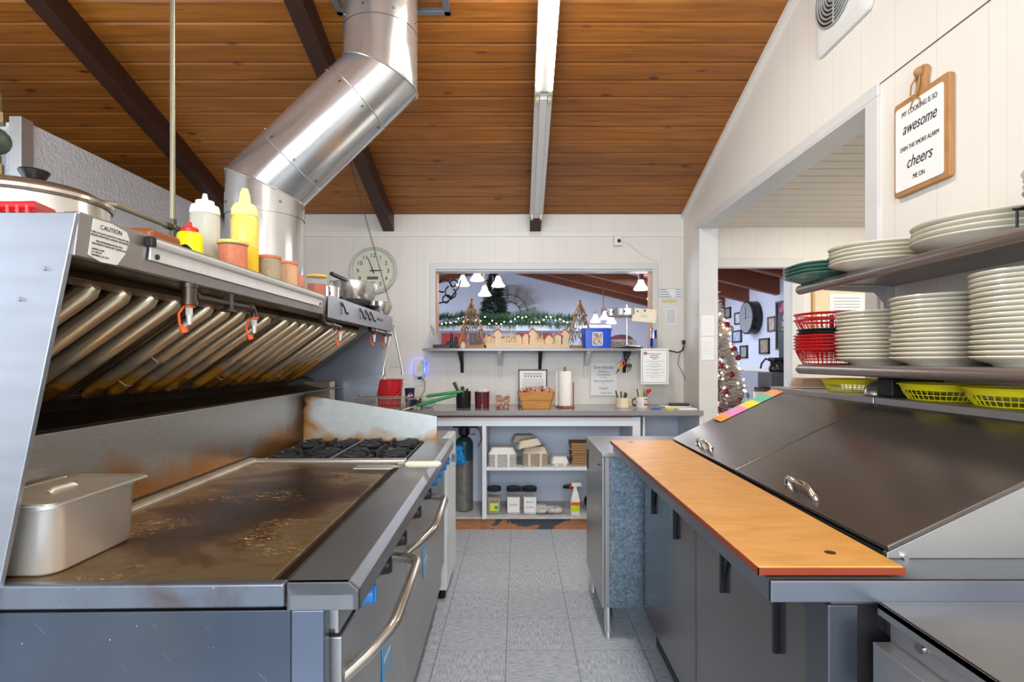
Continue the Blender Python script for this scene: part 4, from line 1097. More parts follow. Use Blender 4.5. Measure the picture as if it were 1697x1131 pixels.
for (z0, z1) in ((0, .062), (.064, .128)):
    f = lambda z: .110 + z * .27
    g = lambda z: .07 + z*.2
    a0, a1, g0, g1 = f(z0), f(z1), g(z0), g(z1)
    m.hexa([(-a0, -g0, z0), (a0, -g0, z0), (a0, -g0+.01, z0), (-a0, -g0+.01, z0), (-a1, -g1, z1), (a1, -g1, z1), (a1, -g1+.01, z1), (-a1, -g1+.01, z1)])
    m.hexa([(-a0, g0-.01, z0), (a0, g0-.01, z0), (a0, g0, z0), (-a0, g0, z0), (-a1, g1-.01, z1), (a1, g1-.01, z1), (a1, g1, z1), (-a1, g1, z1)])
    for s in (-1, 1):
        m.hexa([(s*a0, -g0, z0), (s*(a0-.012), -g0, z0), (s*(a0-.012), g0, z0), (s*a0, g0, z0), (s*a1, -g1, z1), (s*(a1-.012), -g1, z1), (s*(a1-.012), g1, z1), (s*a1, g1, z1)])
m.box((-.108, -.068, 0), (.108, .068, .008))
m.build('crate_boards', WOODX, t, bevel=.002)
o = pile(-.12, .12, -.07, .07, .10, .155, 240, .015).build('sweets', CANDY, t); o['kind'] = 'stuff'
t = thing('framed_notice', 'black-framed printed chart standing behind the wooden crate', 'framed notice', pos(883, 4.42))
MB().box((-.118, 0, 0), (-.108, .012, .30)).box((.108, 0, 0), (.118, .012, .30)).box((-.118, 0, .29), (.118, .012, .30)).box((-.118, 0, 0), (.118, .012, .01)).build('frame', BLACK, t)
MB().box((-.108, .003, .01), (.108, .010, .29)).build('chart_sheet', PAPER, t)
m = MB().box((-.075, .0015, .262), (.075, .003, .268)); m.build('blue_heading_bar', mat('blue_bar', (70, 120, 180), .6), t)
m = MB()
for i in range(6): m.ball((-.062+i*.025, .002, .245), .008, 8, sy=.15)
m.build('chart_pictures', mat('chart_tan', (150, 110, 90), .6), t)
m = MB()
for r in range(7): m.box((-.085, .0015, .222-r*.012), (.085, .003, .224-r*.012))
m.build('chart_lines', INKG, t)
# paper towel
t = thing('paper_towel_holder', 'white paper towel roll on a copper-brown stand', 'paper towels', pos(936, 4.30))
COP = mat('copper_brown_wood', (140, 84, 62), .35)
MB().lathe([(0, 0), (.070, 0), (.074, .006), (.070, .014), (0, .014)], (.005, 0, 0), 32).build('stand_base', COP, t)
MB().cyl((0, 0, .01), (0, 0, .30), .008, n=10).lathe([(0, .29), (.010, .292), (.005, .302), (.010, .312), (.004, .322), (0, .324)], (0,0,0), 14).build('centre_post', COP, t)
MB().cyl((.068, 0, .012), (.068, 0, .20), .005, n=10).build('side_rod', COP, t)
MB().lathe([(.014, .016), (.052, .016), (.0535, .02), (.0535, .284), (.052, .288), (.014, .288)], (0,0,0), 40).prism([(-.052, .015, .018), (-.074, .03, .018), (-.066, .03, .285), (-.052, .015, .286)], (.0, .002, 0)).build('towel_roll', mat('towel_white', (238, 236, 228), .85, bump=.2, scale=80), t)
# mugs
def mug(x, r, h, mm, label, hs=1):
    t = thing('mug', label, 'mug', pos(x, 4.27))
    MB().lathe([(0, 0), (r*.92, 0), (r, .006), (r, h), (r*.92, h), (r*.92, .008), (0, .008)], (0,0,0), 28).build('mug_body', mm, t)
    return t
t = mug(1031, .053, .082, mat('cream_mug', (222, 206, 176), .3, coat=.3), 'cream mug holding dark pens beside the cow mug')
MB().tube(arc((.053, 0, .042), .024, -pi/2, pi/2, 10), .005, 8).build('handle', mat('cream_mug', (0,0,0)), t)
for i, (dx, tx) in enumerate(((-.03, -.055), (-.005, -.012), (.012, .022), (.025, .04), (.0, .03))):
    MB().cyl((dx*.6, .01*(i-2), .012), (tx, .012*(i-2), .135-.006*i), .006, n=8).build('pen', mat('pen_dark', (58, 60, 64), .4), t)
t = mug(1063, .045, .088, mat('white_mug', (228, 222, 216), .25, coat=.3), 'white mug painted with a brown cow face, full of pens')
MB().tube(arc((-.046, 0, .045), .028, pi/2, 3*pi/2, 10), .006, 8).build('handle', mat('brown_handle', (58, 38, 32), .3), t)
cm = MB()
for (x, z, r, sx, sz) in ((.014, .07, .009, 1, .8), (.030, .07, .009, .6, .8), (.022, .03, .017, 1, .5), (.018, .05, .006, .7, 1.5)):
    cm.ball((x, -.040, z), r, 10, None, sz, sx, .5)
cm.build('cow_face', mat('cow_brown', (140, 74, 54), .4), t)
for i, (dx, c) in enumerate(((-.03, (50, 44, 60)), (-.02, (226, 200, 60)), (-.008, (236, 222, 150)), (.006, (226, 186, 40)), (.014, (26, 100, 90)), (.024, (40, 130, 110)), (.03, (60, 60, 70)))):
    MB().cyl((dx*.5, (i % 3-1)*.015, .012), (dx*1.3, (i % 3-1)*.018, .15-(i*7 % 4)*.008 + (.07 if i == 2 else 0)), .0045 if i != 2 else .002, n=8).build('pen', mat('pen_%d' % i, c, .4), t)
hm = MB()
hm.ball((.048, 0, .135), .016, 10, None, 1, 1, .4).ball((.066, 0, .14), .014, 10, None, 1, 1, .4).prism([(.034, -.003, .13), (.080, -.003, .135), (.056, -.003, .108)], (0, .006, 0)).cyl((.02, 0, .02), (.055, 0, .12), .0025, n=6)
hm.build('red_heart_pick', RED, t)
# tablet, papers, markers at the right end
o = loft(MB(), [rrect(.075, .04, .02, 0), rrect(.078, .043, .02, .008), rrect(.076, .042, .02, .018), rrect(.06, .03, .02, .020)]).build('pos_handset', mat('charcoal_case', (60, 58, 60), .4)); o.location = pos(1125, 4.34, ZC+.012); tag(o, 'flat charcoal handset lying on papers at the counter end', 'handset')
o = MB().box((-.12, -.07, 0), (.10, .06, .011)).build('paper_stack', PAPER, bevel=.002); o.location = pos(1120, 4.35, ZC+.0005); o.rotation_euler.z = .15; tag(o, 'loose stack of papers under the charcoal handset', 'papers')
o = MB().box((-.075, -.04, 0), (.075, .04, .010)).build('white_pad', PAPER, bevel=.002); o.location = pos(1136, 4.12, ZC+.0005); o.rotation_euler.z = .2; tag(o, 'white notepad near the front corner of the counter', 'notepad')
o = loft(MB(), [rrect(.035, .012, .01, 0), rrect(.036, .013, .01, .008), rrect(.03, .01, .008, .010)]).build('yellow_marker', mat('yellow_marker', (232, 206, 60), .4)); o.location = pos(1110, 4.12, ZC+.0005); o.rotation_euler.z = -.1; tag(o, 'fat yellow marker lying on the counter', 'marker')
o = MB().cyl((-.04, 0, .006), (.035, .01, .006), .006, n=10).build('blue_pen', mat('blue_pen', (50, 110, 180), .4)); o.location = pos(1088, 4.15, ZC+.0005); tag(o, 'blue pen lying beside the yellow marker', 'pen')
# left: bucket, cup, glass bowl
t = thing('plastic_bucket', 'red plastic bucket on the counter behind the fry baskets', 'bucket', pos(645, 4.25))
MB().lathe([(0, 0), (.082, 0), (.085, .004), (.102, .175), (.104, .215), (.110, .217), (.110, .226), (.101, .226), (.098, .21), (.080, .006), (0, .006)], (0,0,0), 36).build('bucket_body', RED, t)
MB().tube([(-.108, 0, .20), (-.104, -.05, .13), (-.06, -.10, .085), (0, -.115, .07), (.06, -.10, .085), (.104, -.05, .13), (.108, 0, .20)], .002, 6).build('wire_handle', WIRE, t)
t = thing('soda_cup', 'navy blue paper cup with red, white and blue round logo', 'cup', pos(679, 4.22))
MB().lathe([(0, 0), (.030, 0), (.030, .004), (.038, .152), (.040, .155), (.040, .158), (.036, .156), (0, .15)], (0,0,0), 28).build('cup_body', mat('navy_cup', (22, 36, 78), .4), t)
m1 = MB().prism([(.012 + .019*cos(a), -.040, .105 + .019*sin(a)) for a in [pi*i/12 for i in range(13)]], (0, .004, 0)).build('logo_red', mat('logo_red', (206, 40, 46), .4), t)
MB().prism([(.012 + .019*cos(a), -.040, .103 + .019*sin(a)) for a in [pi+pi*i/12 for i in range(13)]], (0, .004, 0)).build('logo_blue', mat('logo_blue', (40, 90, 180), .4), t)
MB().prism([(-.007, -.0405, .108), (.012, -.0405, .106), (.031, -.0405, .111), (.031, -.0405, .102), (.012, -.0405, .099), (-.007, -.0405, .100)], (0, .003, 0)).build('logo_white', PAPER, t)
text('cup_lettering', 'PEPSI', .010, (.012, -.0415, .1045), FRONT, mat('logo_blue', (0,0,0)), t, ext=.0003)
o = MB().lathe(bowl(.062, .062, .004), pos(709, 4.3), 24).build('glass_bowl', glass('cut_glass', (196, 204, 206), .55, .1)); tag(o, 'small clear cut-glass bowl right of the soda cup', 'bowl')
o = pile(-.03, .03, -.03, .03, .0, .05, 12, .016).build('metal_odds_and_ends', mat('odds', (90, 86, 80), .35, .8)); o.location = pos(693, 4.25, ZC+.015); tag(o, 'small tangle of metal clips beside the soda cup', 'clips')

# ---- serving ledge items
ZL = 1.391
def tree_frame(px, label, yy=4.50):
    t = thing('wooden_tree_frame', label, 'tree ornament', pos(px, yy, ZL), 0, 'wooden tree frames filled with twigs')
    H = .415
    tiers = [(.0, .115, .17), (.125, .088, .29), (.25, .066, .415)]
    m = MB(); th = .011
    def plank(p, q, d=.055):
        p = Vector(p); q = Vector(q); u = (q-p).normalized(); nn = Vector((-u.z, 0, u.x)) * th
        m.prism([p, q, q+nn, p+nn], (0, d, 0))
    W0 = [(.0, .122, .155, .070), (.150, .092, .285, .040), (.275, .062, .412, .0)]
    for z0, w0, z1, w1 in W0:
        for s in (-1, 1):
            a, b_ = (s*w0, -.027, z0), (s*w1, -.027, z1)
            plank(a, b_) if s > 0 else plank(b_, a)
        if z0 > 0:
            for s in (-1, 1): m.box((min(s*w0, s*(w0-.03)), -.027, z0), (max(s*w0, s*(w0-.03)), .028, z0+.009))
    m.box((-.120, -.027, 0), (.120, .028, .028))
    m.build('tree_frame', mat('orange_pine', (170, 112, 56), .5, vary=.12, scale=14), t)
    m = MB()
    for i in range(90):
        z = .03 + random.random()*.33
        ww = .100*(1 - z/.43)
        x = random.uniform(-ww, ww); y = random.uniform(-.015, .02)
        l = random.uniform(.02, .05); a = random.uniform(.9, 2.2)
        m.tube([(x, y, z), (max(-ww, min(ww, x+l*cos(a)*.6)), y+.004, z+l*sin(a))], random.uniform(.002, .0045), 5)
    for i in range(26):
        z = .03 + random.random()*.30; ww = .09*(1 - z/.43)
        m.ball((random.uniform(-ww, ww), -.012, z), random.uniform(.006, .012), 7)
    o = m.build('twigs_and_moss', candy_mat('twig_mix', [(120, 104, 70), (150, 140, 110), (90, 80, 60), (180, 170, 140), (130, 50, 44), (110, 110, 70)]), t); o['kind'] = 'stuff'
    return t
tree_frame(782, 'wooden tree-shaped frame filled with twigs at the left end of the ledge')
tree_frame(961, 'wooden tree-shaped frame filled with twigs left of the blue box', 4.60)
# village row
def village(px0, px1, shapes, label):
    x0, x1 = (px0-HX)*4.56/F, (px1-HX)*4.56/F
    t = thing('village_silhouette', label, 'village ornament', ((x0+x1)/2, 4.56, ZL+.035), 0, 'pale wood village silhouettes')
    w2 = (x1-x0)/2
    pts = []
    m = MB(); r = MB(); tr = MB()
    for k, u0, u1, h, rh in shapes:
        a, b_ = -w2 + u0*2*w2, -w2 + u1*2*w2
        if k == 'h':
            mid = (a+b_)/2
            m.prism([(a, 0, 0), (b_, 0, 0), (b_, 0, h), (mid, 0, h+rh), (a, 0, h)], (0, .012, 0))
            r.prism([(a-.008, -.006, h-.010), (a-.008, -.006, h), (mid, -.006, h+rh+.008), (b_+.008, -.006, h), (b_+.008, -.006, h-.010), (mid, -.006, h+rh-.003)], (0, .020, 0))
        else:
            mid = (a+b_)/2
            tr.box((mid-.002, -.010, 0), (mid+.002, -.003, h+rh))
            for j in range(6):
                z = h*.35 + j*(h*.65+rh-.01)/6; ww = (b_-a)/2*(1-j/6.5)
                tr.prism([(mid-ww, -.010, z), (mid+ww, -.010, z), (mid, -.010, z+.016)], (0, .006, 0))
    m.build('village_houses', CREAMWOOD, t); r.build('red_roof_edge', mat('roof_red', (176, 50, 56), .6), t) if shapes else None
    if any(s[0] == 't' for s in shapes): tr.build('cutout_trees', mat('birch_bright', (236, 214, 176), .6), t)
    else: tr.bm.free()
village(801, 831, [('h', 0, .62, .062, .012), ('h', .60, 1, .104, .024), ('t', .02, .34, .07, .055), ('t', .3, .6, .06, .05)], 'village panel with a tall right-hand house and two small trees')
village(832, 865, [('h', 0, .66, .062, .0), ('h', .66, 1, .062, .028), ('t', .05, .40, .07, .05), ('t', .3, .62, .07, .065), ('t', .52, .85, .06, .05)], 'village panel with three cutout trees in a row')
village(866, 902, [('h', 0, .32, .068, .03), ('h', .28, .66, .10, .034), ('t', .60, .82, .08, .05), ('t', .76, 1, .07, .04), ('h', .66, 1, .05, .0)], 'village panel with a tall gabled house and two cutout trees')
village(903, 942, [('h', 0, .36, .05, .035), ('h', .34, .74, .072, .015), ('h', .70, 1, .10, .028), ('t', .3, .5, .05, .035)], 'village panel ending in a tall narrow house, nearest the right tree frame')
x0, x1 = (798-HX)*4.53/F, (943-HX)*4.53/F
o = MB().box((x0, 4.50, ZL), (x1, 4.60, ZL+.034)).build('village_base_box', CREAMWOOD, bevel=.002); tag(o, 'long pale wooden box carrying the village panels', 'box')
# blue tin
t = thing('blue_storage_tin', 'bright blue box with a rounded picture label', 'box', pos(988, 4.45, ZL))
BLU = mat('royal_blue_plastic', (18, 74, 196), .3)
loft(MB(), [rrect(.108, .07, .02, 0), rrect(.114, .075, .02, .150)]).build('tin_body', BLU, t)
loft(MB(), [rrect(.120, .08, .02, .148), rrect(.122, .082, .02, .150), rrect(.122, .082, .02, .160), rrect(.11, .075, .02, .163)]).build('tin_lid', BLU, t)
q = rrect(.042, .055, .012, 0)
MB().prism([(x+.0, -.078, .074+y) for x, y, z in q], (0, .006, 0)).build('label_border', PAPER, t)
q = rrect(.036, .048, .008, 0)
MB().prism([(x+.0, -.080, .074+y) for x, y, z in q], (0, .003, 0)).build('label_picture', candy_mat('picture_mix', [(120, 130, 150), (214, 150, 60), (90, 90, 110), (190, 190, 200), (150, 110, 90)]), t)
# order wheel
t = thing('ticket_carousel', 'round steel order wheel on a post with a black base', 'order wheel', pos(1041, 4.46, ZL))
MB().lathe([(0, 0), (.12, 0), (.125, .006), (.10, .018), (.02, .026), (0, .026)], (0,0,0), 36).build('wheel_base', BLACK, t)
MB().cyl((-.01, 0, .02), (-.01, 0, .30), .007, n=14).build('post', SB, t)
MB().lathe([(.158, .262), (.163, .264), (.163, .315), (.158, .318), (.154, .315), (.154, .265), (.158, .262)], (-.01, 0, 0), 48).box((-.165, -.006, .275), (.145, .006, .285)).box((-.016, -.155, .275), (-.004, .155, .285)).cyl((-.01, 0, .27), (-.01, 0, .36), .014, n=16).build('steel_ring', SB, t)
m = MB()
for i in range(10):
    a = 2*pi*i/10; m.ball((-.01+.165*cos(a), .165*sin(a), .290), .008, 8)
m.build('clip_balls', BLACK, t)
o = MB().box((-.095, 0, -.05), (.095, .003, .055)).build('order_card', mat('cream_card', (226, 214, 190), .6)); o.location = pos(1068, 4.30, ZL+.255); o.rotation_euler = (0, radians(5), 0); tag(o, 'blank cream card clipped to the order wheel', 'card')
MB().ball((.0, -.004, .040), .008, 8).build('clip', BLACK, o)
for i in range(2): MB().box((-.03+.0, -.0008, -.002-i*.008), (.02+i*.004, 0, .0-i*.008)).build('pencil_line', INKG, o)
# closed sign upside down
t = thing('closed_sign', 'grey closed sign standing upside down behind the order wheel post', 'sign', pos(1030, 4.60, ZL))
MB().box((-.115, 0, 0), (.125, .02, .078)).build('sign_board', mat('taupe_sign', (176, 166, 152), .5), t, bevel=.004)
MB().prism([(.09*cos(a)*1.1, .004, .078 + .042*sin(a)) for a in [pi*i/16 for i in range(17)]], (0, .014, 0)).build('sign_crest', mat('plum_sign', (120, 60, 86), .5), t)
text('sign_lettering', 'CLOSED', .048, (.0, -.0012, .045), (pi/2, pi, 0), INK, t, ext=.001)
MB().box((-.10, -.0012, .012), (.11, .0, .017)).build('sign_underline', INK, t)
t = thing('energy_drink_can', 'slim blue and silver drink can at the right end of the ledge', 'can', pos(1083, 4.45, ZL))
MB().lathe([(0, .003), (.021, 0), (.0265, .012), (.0265, .148), (.022, .160), (.020, .158), (0, .157)], (0,0,0), 28).build('can_body', mat('can_silver', (190, 196, 206), .25, .8), t)
m = MB()
for (a0, a1, z0, z1) in ((-1.57, -.2, .08, .15), (-3.1, -1.57, .015, .08), (-.2, 1.2, .015, .08), (-4.4, -3.1, .08, .15)):
    k = 8; P_ = [(.0268*cos(a0+(a1-a0)*i/k), .0268*sin(a0+(a1-a0)*i/k)) for i in range(k+1)]
    for (p, q) in zip(P_, P_[1:]): m._add([(p[0], p[1], z0), (q[0], q[1], z0), (q[0], q[1], z1), (p[0], p[1], z1)], [(0,1,2,3)])
m.build('blue_panels', mat('can_blue', (24, 60, 150), .25, .6), t)
text('can_lettering', 'Red Bull', .011, (0, -.0285, .082), (pi/2, -pi/2, 0), mat('can_red', (200, 30, 40), .4), t, ext=.0005)
# left end clutter on the ledge
t = thing('card_holder', 'dark card rack with slanted menu cards at the left end of the ledge', 'card rack', pos(733, 4.47, ZL))
MB().box((-.07, -.05, 0), (.07, .05, .03)).build('rack_base', BLACK, t, bevel=.004)
m = MB()
for i in range(3): m.prism([(-.055+i*.012, -.04, .02), (-.045+i*.012, -.04, .02), (-.085+i*.012, -.04, .19-.02*i), (-.095+i*.012, -.04, .19-.02*i)], (0, .08, 0))
m.build('menu_cards', mat('card_grey', (170, 168, 164), .6), t)
t = thing('dark_basket', 'small dark basket of black bottles beside the left tree frame', 'basket', pos(752, 4.56, ZL))
MB().box((-.06, -.04, 0), (.06, .04, .06)).build('basket_body', mat('dark_green_basket', (44, 50, 46), .6), t, bevel=.004)
MB().cyl((-.02, 0, .05), (-.02, 0, .12), .012, n=10).cyl((.015, .01, .05), (.015, .01, .10), .014, n=10).cyl((-.02, 0, .12), (-.02, 0, .14), .005, n=8).build('bottles', BLACK, t)
o = MB().lathe([(0, 0), (.020, 0), (.022, .03), (.012, .05), (0, .055)], pos(767, 4.46, ZL), 16).build('pale_figure', mat('pale_clay', (206, 196, 176), .6)); tag(o, 'small pale rounded shaker in front of the left tree frame', 'shaker')

# ---- under-counter things
def clamshell(rows, sx, sy, loc, rz, mm, name, label, cat, grp, tilt=0, dz=.010):
    t = thing(name, label, cat, loc, rz, grp)
    if tilt: t.rotation_euler = (0, tilt, rz)
    m = MB()
    for i in range(rows):
        z = i*dz
        loft(m, [rrect(sx*.92, sy*.92, .018, z), rrect(sx, sy, .02, z+dz*.7), rrect(sx+.004, sy+.004, .02, z+dz*.75), rrect(sx+.004, sy+.004, .02, z+dz*.95)])
    if rows > 1:
        for (x) in (-sx*.45, sx*.45): m.box((x-.010, -sy-.008, 0), (x+.010, -sy, rows*dz))
    m.build('trays', mm, t)
    z = rows*dz
    l = loft(MB(), [rrect(sx, sy, .02, z), rrect(sx*.97, sy*.97, .02, z+.006), rrect(sx*.78, sy*.78, .02, z+.045), rrect(sx*.74, sy*.74, .02, z+.048), rrect(sx*.66, sy*.66, .02, z+.046)])
    l.build('domed_lid', mm, t)
    return t
FOAMW = mat('white_foam', (224, 222, 218), .6); PULP = mat('beige_pulp', (206, 194, 172), .8, bump=.1, scale=90)
S1 = .4785
clamshell(9, .105, .10, pos(833, 4.25, S1), 0, FOAMW, 'foam_clamshell_stack', 'stack of white foam takeout boxes at the left of the cabinet shelf', 'takeout boxes', 'takeout box stacks', dz=.0105)
clamshell(10, .098, .09, pos(886, 4.27, S1), 0, PULP, 'pulp_clamshell_stack', 'stack of beige pulp takeout boxes in the middle of the shelf', 'takeout boxes', 'takeout box stacks', dz=.0095)
clamshell(1, .095, .08, pos(868, 4.40, S1+.155), .1, PULP, 'pulp_clamshell', 'beige takeout box perched topmost on the pulp stack, farther back', 'takeout box', 'takeout box stacks', dz=.01)
clamshell(1, .090, .06, pos(877, 4.19, S1+.150), .1, PULP, 'pulp_clamshell', 'beige takeout box tilted across the front of the pulp stack', 'takeout box', 'takeout box stacks', tilt=-.18, dz=.01)
clamshell(2, .070, .075, pos(926, 4.26, S1), .1, FOAMW, 'foam_clamshell', 'single small white foam takeout box beside the brown bags', 'takeout box', 'takeout box stacks')
KR = mat('kraft_paper', (158, 122, 86), .8, vary=.08, scale=40)
x0 = (941-HX)*4.28/F
for i in range(9):
    o = MB().box((0, -.10, 0), (.20, .10, .018)).build('kraft_bag_bundle', KR, bevel=.003)
    o.location = (x0 + random.uniform(-.006, .008) + .02, 4.28 + random.uniform(-.006, .006), S1 + .0005 + i*.0195); o.rotation_euler.z = random.uniform(-.03, .03)
    tag(o, ('lowest', 'second lowest', 'third lowest', 'fourth lowest', 'middle', 'fourth from the top', 'third from the top', 'second from the top', 'topmost')[i] + ' bundle in the stack of flat brown paper bags', 'paper bags', 'bundles of flat brown paper bags')
S0 = .1005
def bigjar(px, label, colr, paper=None, lab=None):
    t = thing('lidded_jar', label, 'jar', pos(px, 4.24, S0), 0, 'black-lidded jars on the cabinet floor')
    loft(MB(), [rrect(.050, .050, .016, .002), rrect(.054, .054, .018, .012), rrect(.054, .054, .018, .155), rrect(.046, .046, .02, .180)], False).build('jar_wall', CLEAR, t)
    loft(MB(), [rrect(.049, .049, .016, .004), rrect(.050, .050, .016, .13)]).build('contents', mat('jar_fill_%d' % px, colr, .7, vary=.1), t)
    MB().lathe([(0, .176), (.053, .176), (.055, .180), (.055, .202), (.052, .205), (0, .203)], (0,0,0), 32).build('black_lid', BLACK, t)
    if paper: MB().box((-.046, -.0575, .02), (.046, -.0555, .135)).build('paper_label', PAPER, t)
    if lab:
        MB().box((-.030, -.0575, .030), (.034, -.0555, .090)).build('yellow_label', mat('lime_label', (206, 216, 60), .5), t)
        MB().ball((.018, -.0575, .058), .014, 10, None, 1, 1, .1).build('label_picture', mat('teal_spot', (40, 140, 140), .5), t)
    return t
def scribble(t, w, z, h, m_, nm):
    pts = [(-w + 2*w*i/40, -.0585, z + h*sin(i*1.15)*(.6+.4*sin(i*.37))) for i in range(41)]
    MB().tube(pts, .0009, 4).build(nm, m_, t)
t = bigjar(819, 'black-lidded jar with a yellow label, first from the left', (150, 146, 130), None, True)
scribble(t, .030, .105, .006, INK, 'jar_writing')
t = bigjar(851, 'middle black-lidded jar with a pink handwritten note', (214, 212, 208), True)
scribble(t, .032, .078, .012, mat('pink_ink', (206, 120, 140), .6), 'jar_writing')
t = bigjar(878, 'black-lidded jar with blue and pink handwriting, third from the left', (224, 226, 230), True)
scribble(t, .026, .100, .010, mat('blue_ink', (120, 140, 200), .6), 'jar_writing'); scribble(t, .030, .060, .010, mat('pink_ink', (206, 120, 140), .6), 'jar_writing')
o = MB().box((-.11, 0, 0), (.11, .09, .135)).build('storage_bin', mat('pale_bin', (190, 192, 196), .4), bevel=.004); o.location = pos(865, 4.40, S0); tag(o, 'pale low bin behind the three black-lidded jars', 'bin')
MB().box((-.115, -.004, .125), (.115, .094, .150)).build('bin_lid', mat('slate_lid', (64, 70, 80), .4), o, bevel=.003)
m = MB()
for i in range(26):
    c0 = Vector((random.uniform(-.13, .13), random.uniform(-.05, .05), random.uniform(.005, .035)))
    m.ball(c0, random.uniform(.02, .04), 8, None, random.uniform(.4, .8), random.uniform(.8, 1.6), 1)
o = m.build('plastic_bag', mat('crumpled_bag', (206, 206, 204), .3, alpha=.75, bump=.8, scale=40)); o.location = pos(912, 4.25, S0+.012); tag(o, 'crumpled clear plastic bag on the cabinet floor', 'plastic bag')
t = thing('spray_bottle', 'white spray bottle with lime label and red trigger', 'spray bottle', pos(953, 4.20, S0))
loft(MB(), [rrect(.033, .024, .012, 0), rrect(.036, .026, .014, .008), rrect(.036, .026, .014, .11), rrect(.028, .022, .012, .15), rrect(.014, .014, .01, .195), rrect(.013, .013, .01, .215)]).build('bottle_body', mat('bottle_white', (226, 226, 220), .35), t)
MB().box((-.034, -.0275, .03), (.034, -.0265, .075)).build('lime_label', mat('lime_bright', (196, 214, 30), .4), t)
MB().box((-.034, -.0275, .075), (.034, -.0265, .10)).build('orange_label', mat('orange_label', (220, 90, 30), .4), t)
MB().box((-.028, -.012, .215), (.034, .012, .245)).prism([(.034, -.01, .225), (.052, -.01, .205), (.046, -.01, .245), (.034, -.01, .245)], (0, .02, 0)).build('spray_head', mat('bottle_white', (0,0,0)), t, bevel=.004)
MB().prism([(-.028, -.006, .240), (-.044, -.006, .236), (-.036, -.006, .195), (-.030, -.006, .195), (-.02, -.006, .222)], (0, .012, 0)).build('trigger', RED, t)
t = thing('clear_tumbler', 'clear tumbler with black lid behind the spray bottle', 'tumbler', pos(942, 4.38, S0))
MB().lathe([(0, 0), (.034, 0), (.042, .165), (.040, .165), (.032, .004)], (0,0,0), 24).build('tumbler_wall', CLEAR, t)
MB().lathe([(0, .165), (.045, .165), (.046, .17), (.040, .182), (0, .184)], (0,0,0), 24).build('black_lid', BLACK, t)
o = MB().lathe([(0, 0), (.06, 0), (.085, .03), (.083, .032), (.058, .004), (0, .004)], (0,0,0), 28).build('black_skillet', mat('pan_black', (0,0,0)), None); o.location = pos(985, 4.32, S0+.05); o.rotation_euler = (radians(40), 0, 0); tag(o, 'small black skillet leaning on the cabinet floor', 'skillet')
# gas cylinder
t = thing('gas_cylinder', 'tall grey gas cylinder with dark green shoulder in the cabinet bay', 'gas cylinder', pos(769, 4.33, .1005))
r = .072
MB().lathe([(0, 0), (r*.9, 0), (r, .01), (r, .40), (0, .40)], (0,0,0), 36).build('cylinder_body', mat('scuffed_grey_tank', (128, 126, 122), .45, .5, vary=.25, scale=18), t)
MB().lathe([(r+.0005, .40), (r+.0005, .52)] + [(r*cos(pi/2*i/8)+.001, .52+.07*sin(pi/2*i/8)) for i in range(1, 8)] + [(.02, .60), (0, .60)], (0,0,0), 36).build('cylinder_shoulder', mat('teal_shoulder', (44, 76, 84), .35, .3), t)
MB().lathe([(.022, .585), (.045, .60), (.045, .66), (.03, .67), (0, .67)], (0,0,0), 20).box((-.085, -.03, .655), (.11, .02, .685)).build('valve_collar', BLACK, t, bevel=.004)
MB().tube([(.09, 0, .665), (.13, 0, .63), (.14, .01, .56), (.11, .02, .50)], .006, 8).build('gas_hose', mat('grey_hose', (120, 128, 140), .5), t)
MB().lathe([(0, 0), (.018, 0), (.018, .008), (0, .008)], (.075, -.02, .60), 16).build('gauge', mat('brass_gauge', (170, 140, 70), .35, .8), t)
m = MB()
for i in range(16): m.ball((random.uniform(-.03, .03), random.uniform(-.015, .015), random.uniform(-.06, .06)), random.uniform(.018, .03), 8, None, 1.3, 1, .6)
o = m.build('blue_glove', mat('blue_nitrile', (28, 140, 214), .4, bump=.5, scale=50)); o.location = pos(760, 4.22, .55); tag(o, 'crumpled bright blue glove hung on the cylinder valve', 'glove')

# ---- things on the back wall
def on_wall(px, py): return W(px, py, YB)
t = thing('wall_clock', 'round chrome-rimmed wall clock with cream face above the hood bowls', 'wall clock', on_wall(619, 449.5))
R_ = .198
MB().torus((0, -.020, 0), R_-.008, .013, 56, 10, 'y').build('clock_rim', mat('satin_silver_rim', (206, 206, 202), .3, .35, vary=.01), t)
MB().cyl((0, 0, 0), (0, -.018, 0), R_-.008, n=56).build('clock_face', mat('cream_clock_face', (214, 216, 194), .5, vary=.01), t)
tk = MB()
for i in range(60):
    a = 2*pi*i/60; l = .012 if i % 5 == 0 else .006; w_ = .0016
    u = Vector((sin(a), 0, cos(a))); v = Vector((cos(a), 0, -sin(a)))
    c0 = u*.166 + Vector((0, -.0195, 0))
    tk._add([c0-v*w_, c0+v*w_, c0+v*w_+u*l, c0-v*w_+u*l], [(0,1,2,3)])
tk.build('minute_marks', INKG, t)
for h in range(1, 13):
    a = 2*pi*h/12
    text('clock_numeral', str(h), .050, (sin(a)*.130, -.0205, cos(a)*.130 - .002), FRONT, INK, t)
def hand(a, l, w_, nm):
    u = Vector((sin(a), 0, cos(a))); v = Vector((cos(a), 0, -sin(a))); c0 = Vector((0, -.023, 0))
    MB().prism([c0-v*w_-u*.025, c0+v*w_-u*.025, c0+v*w_*.6+u*l, c0-v*w_*.6+u*l], (0, -.002, 0)).build(nm, INK, t)
hand(radians(88), .078, .005, 'hour_hand'); hand(radians(-21), .118, .004, 'minute_hand')
MB().cyl((0, -.02, 0), (0, -.028, 0), .008, n=14).build('hand_hub', INK, t)
MB().box((-.05, -.021, -.075), (.045, -.0195, -.05)).build('clock_logo', mat('logo_smudge', (96, 96, 88), .6), t)
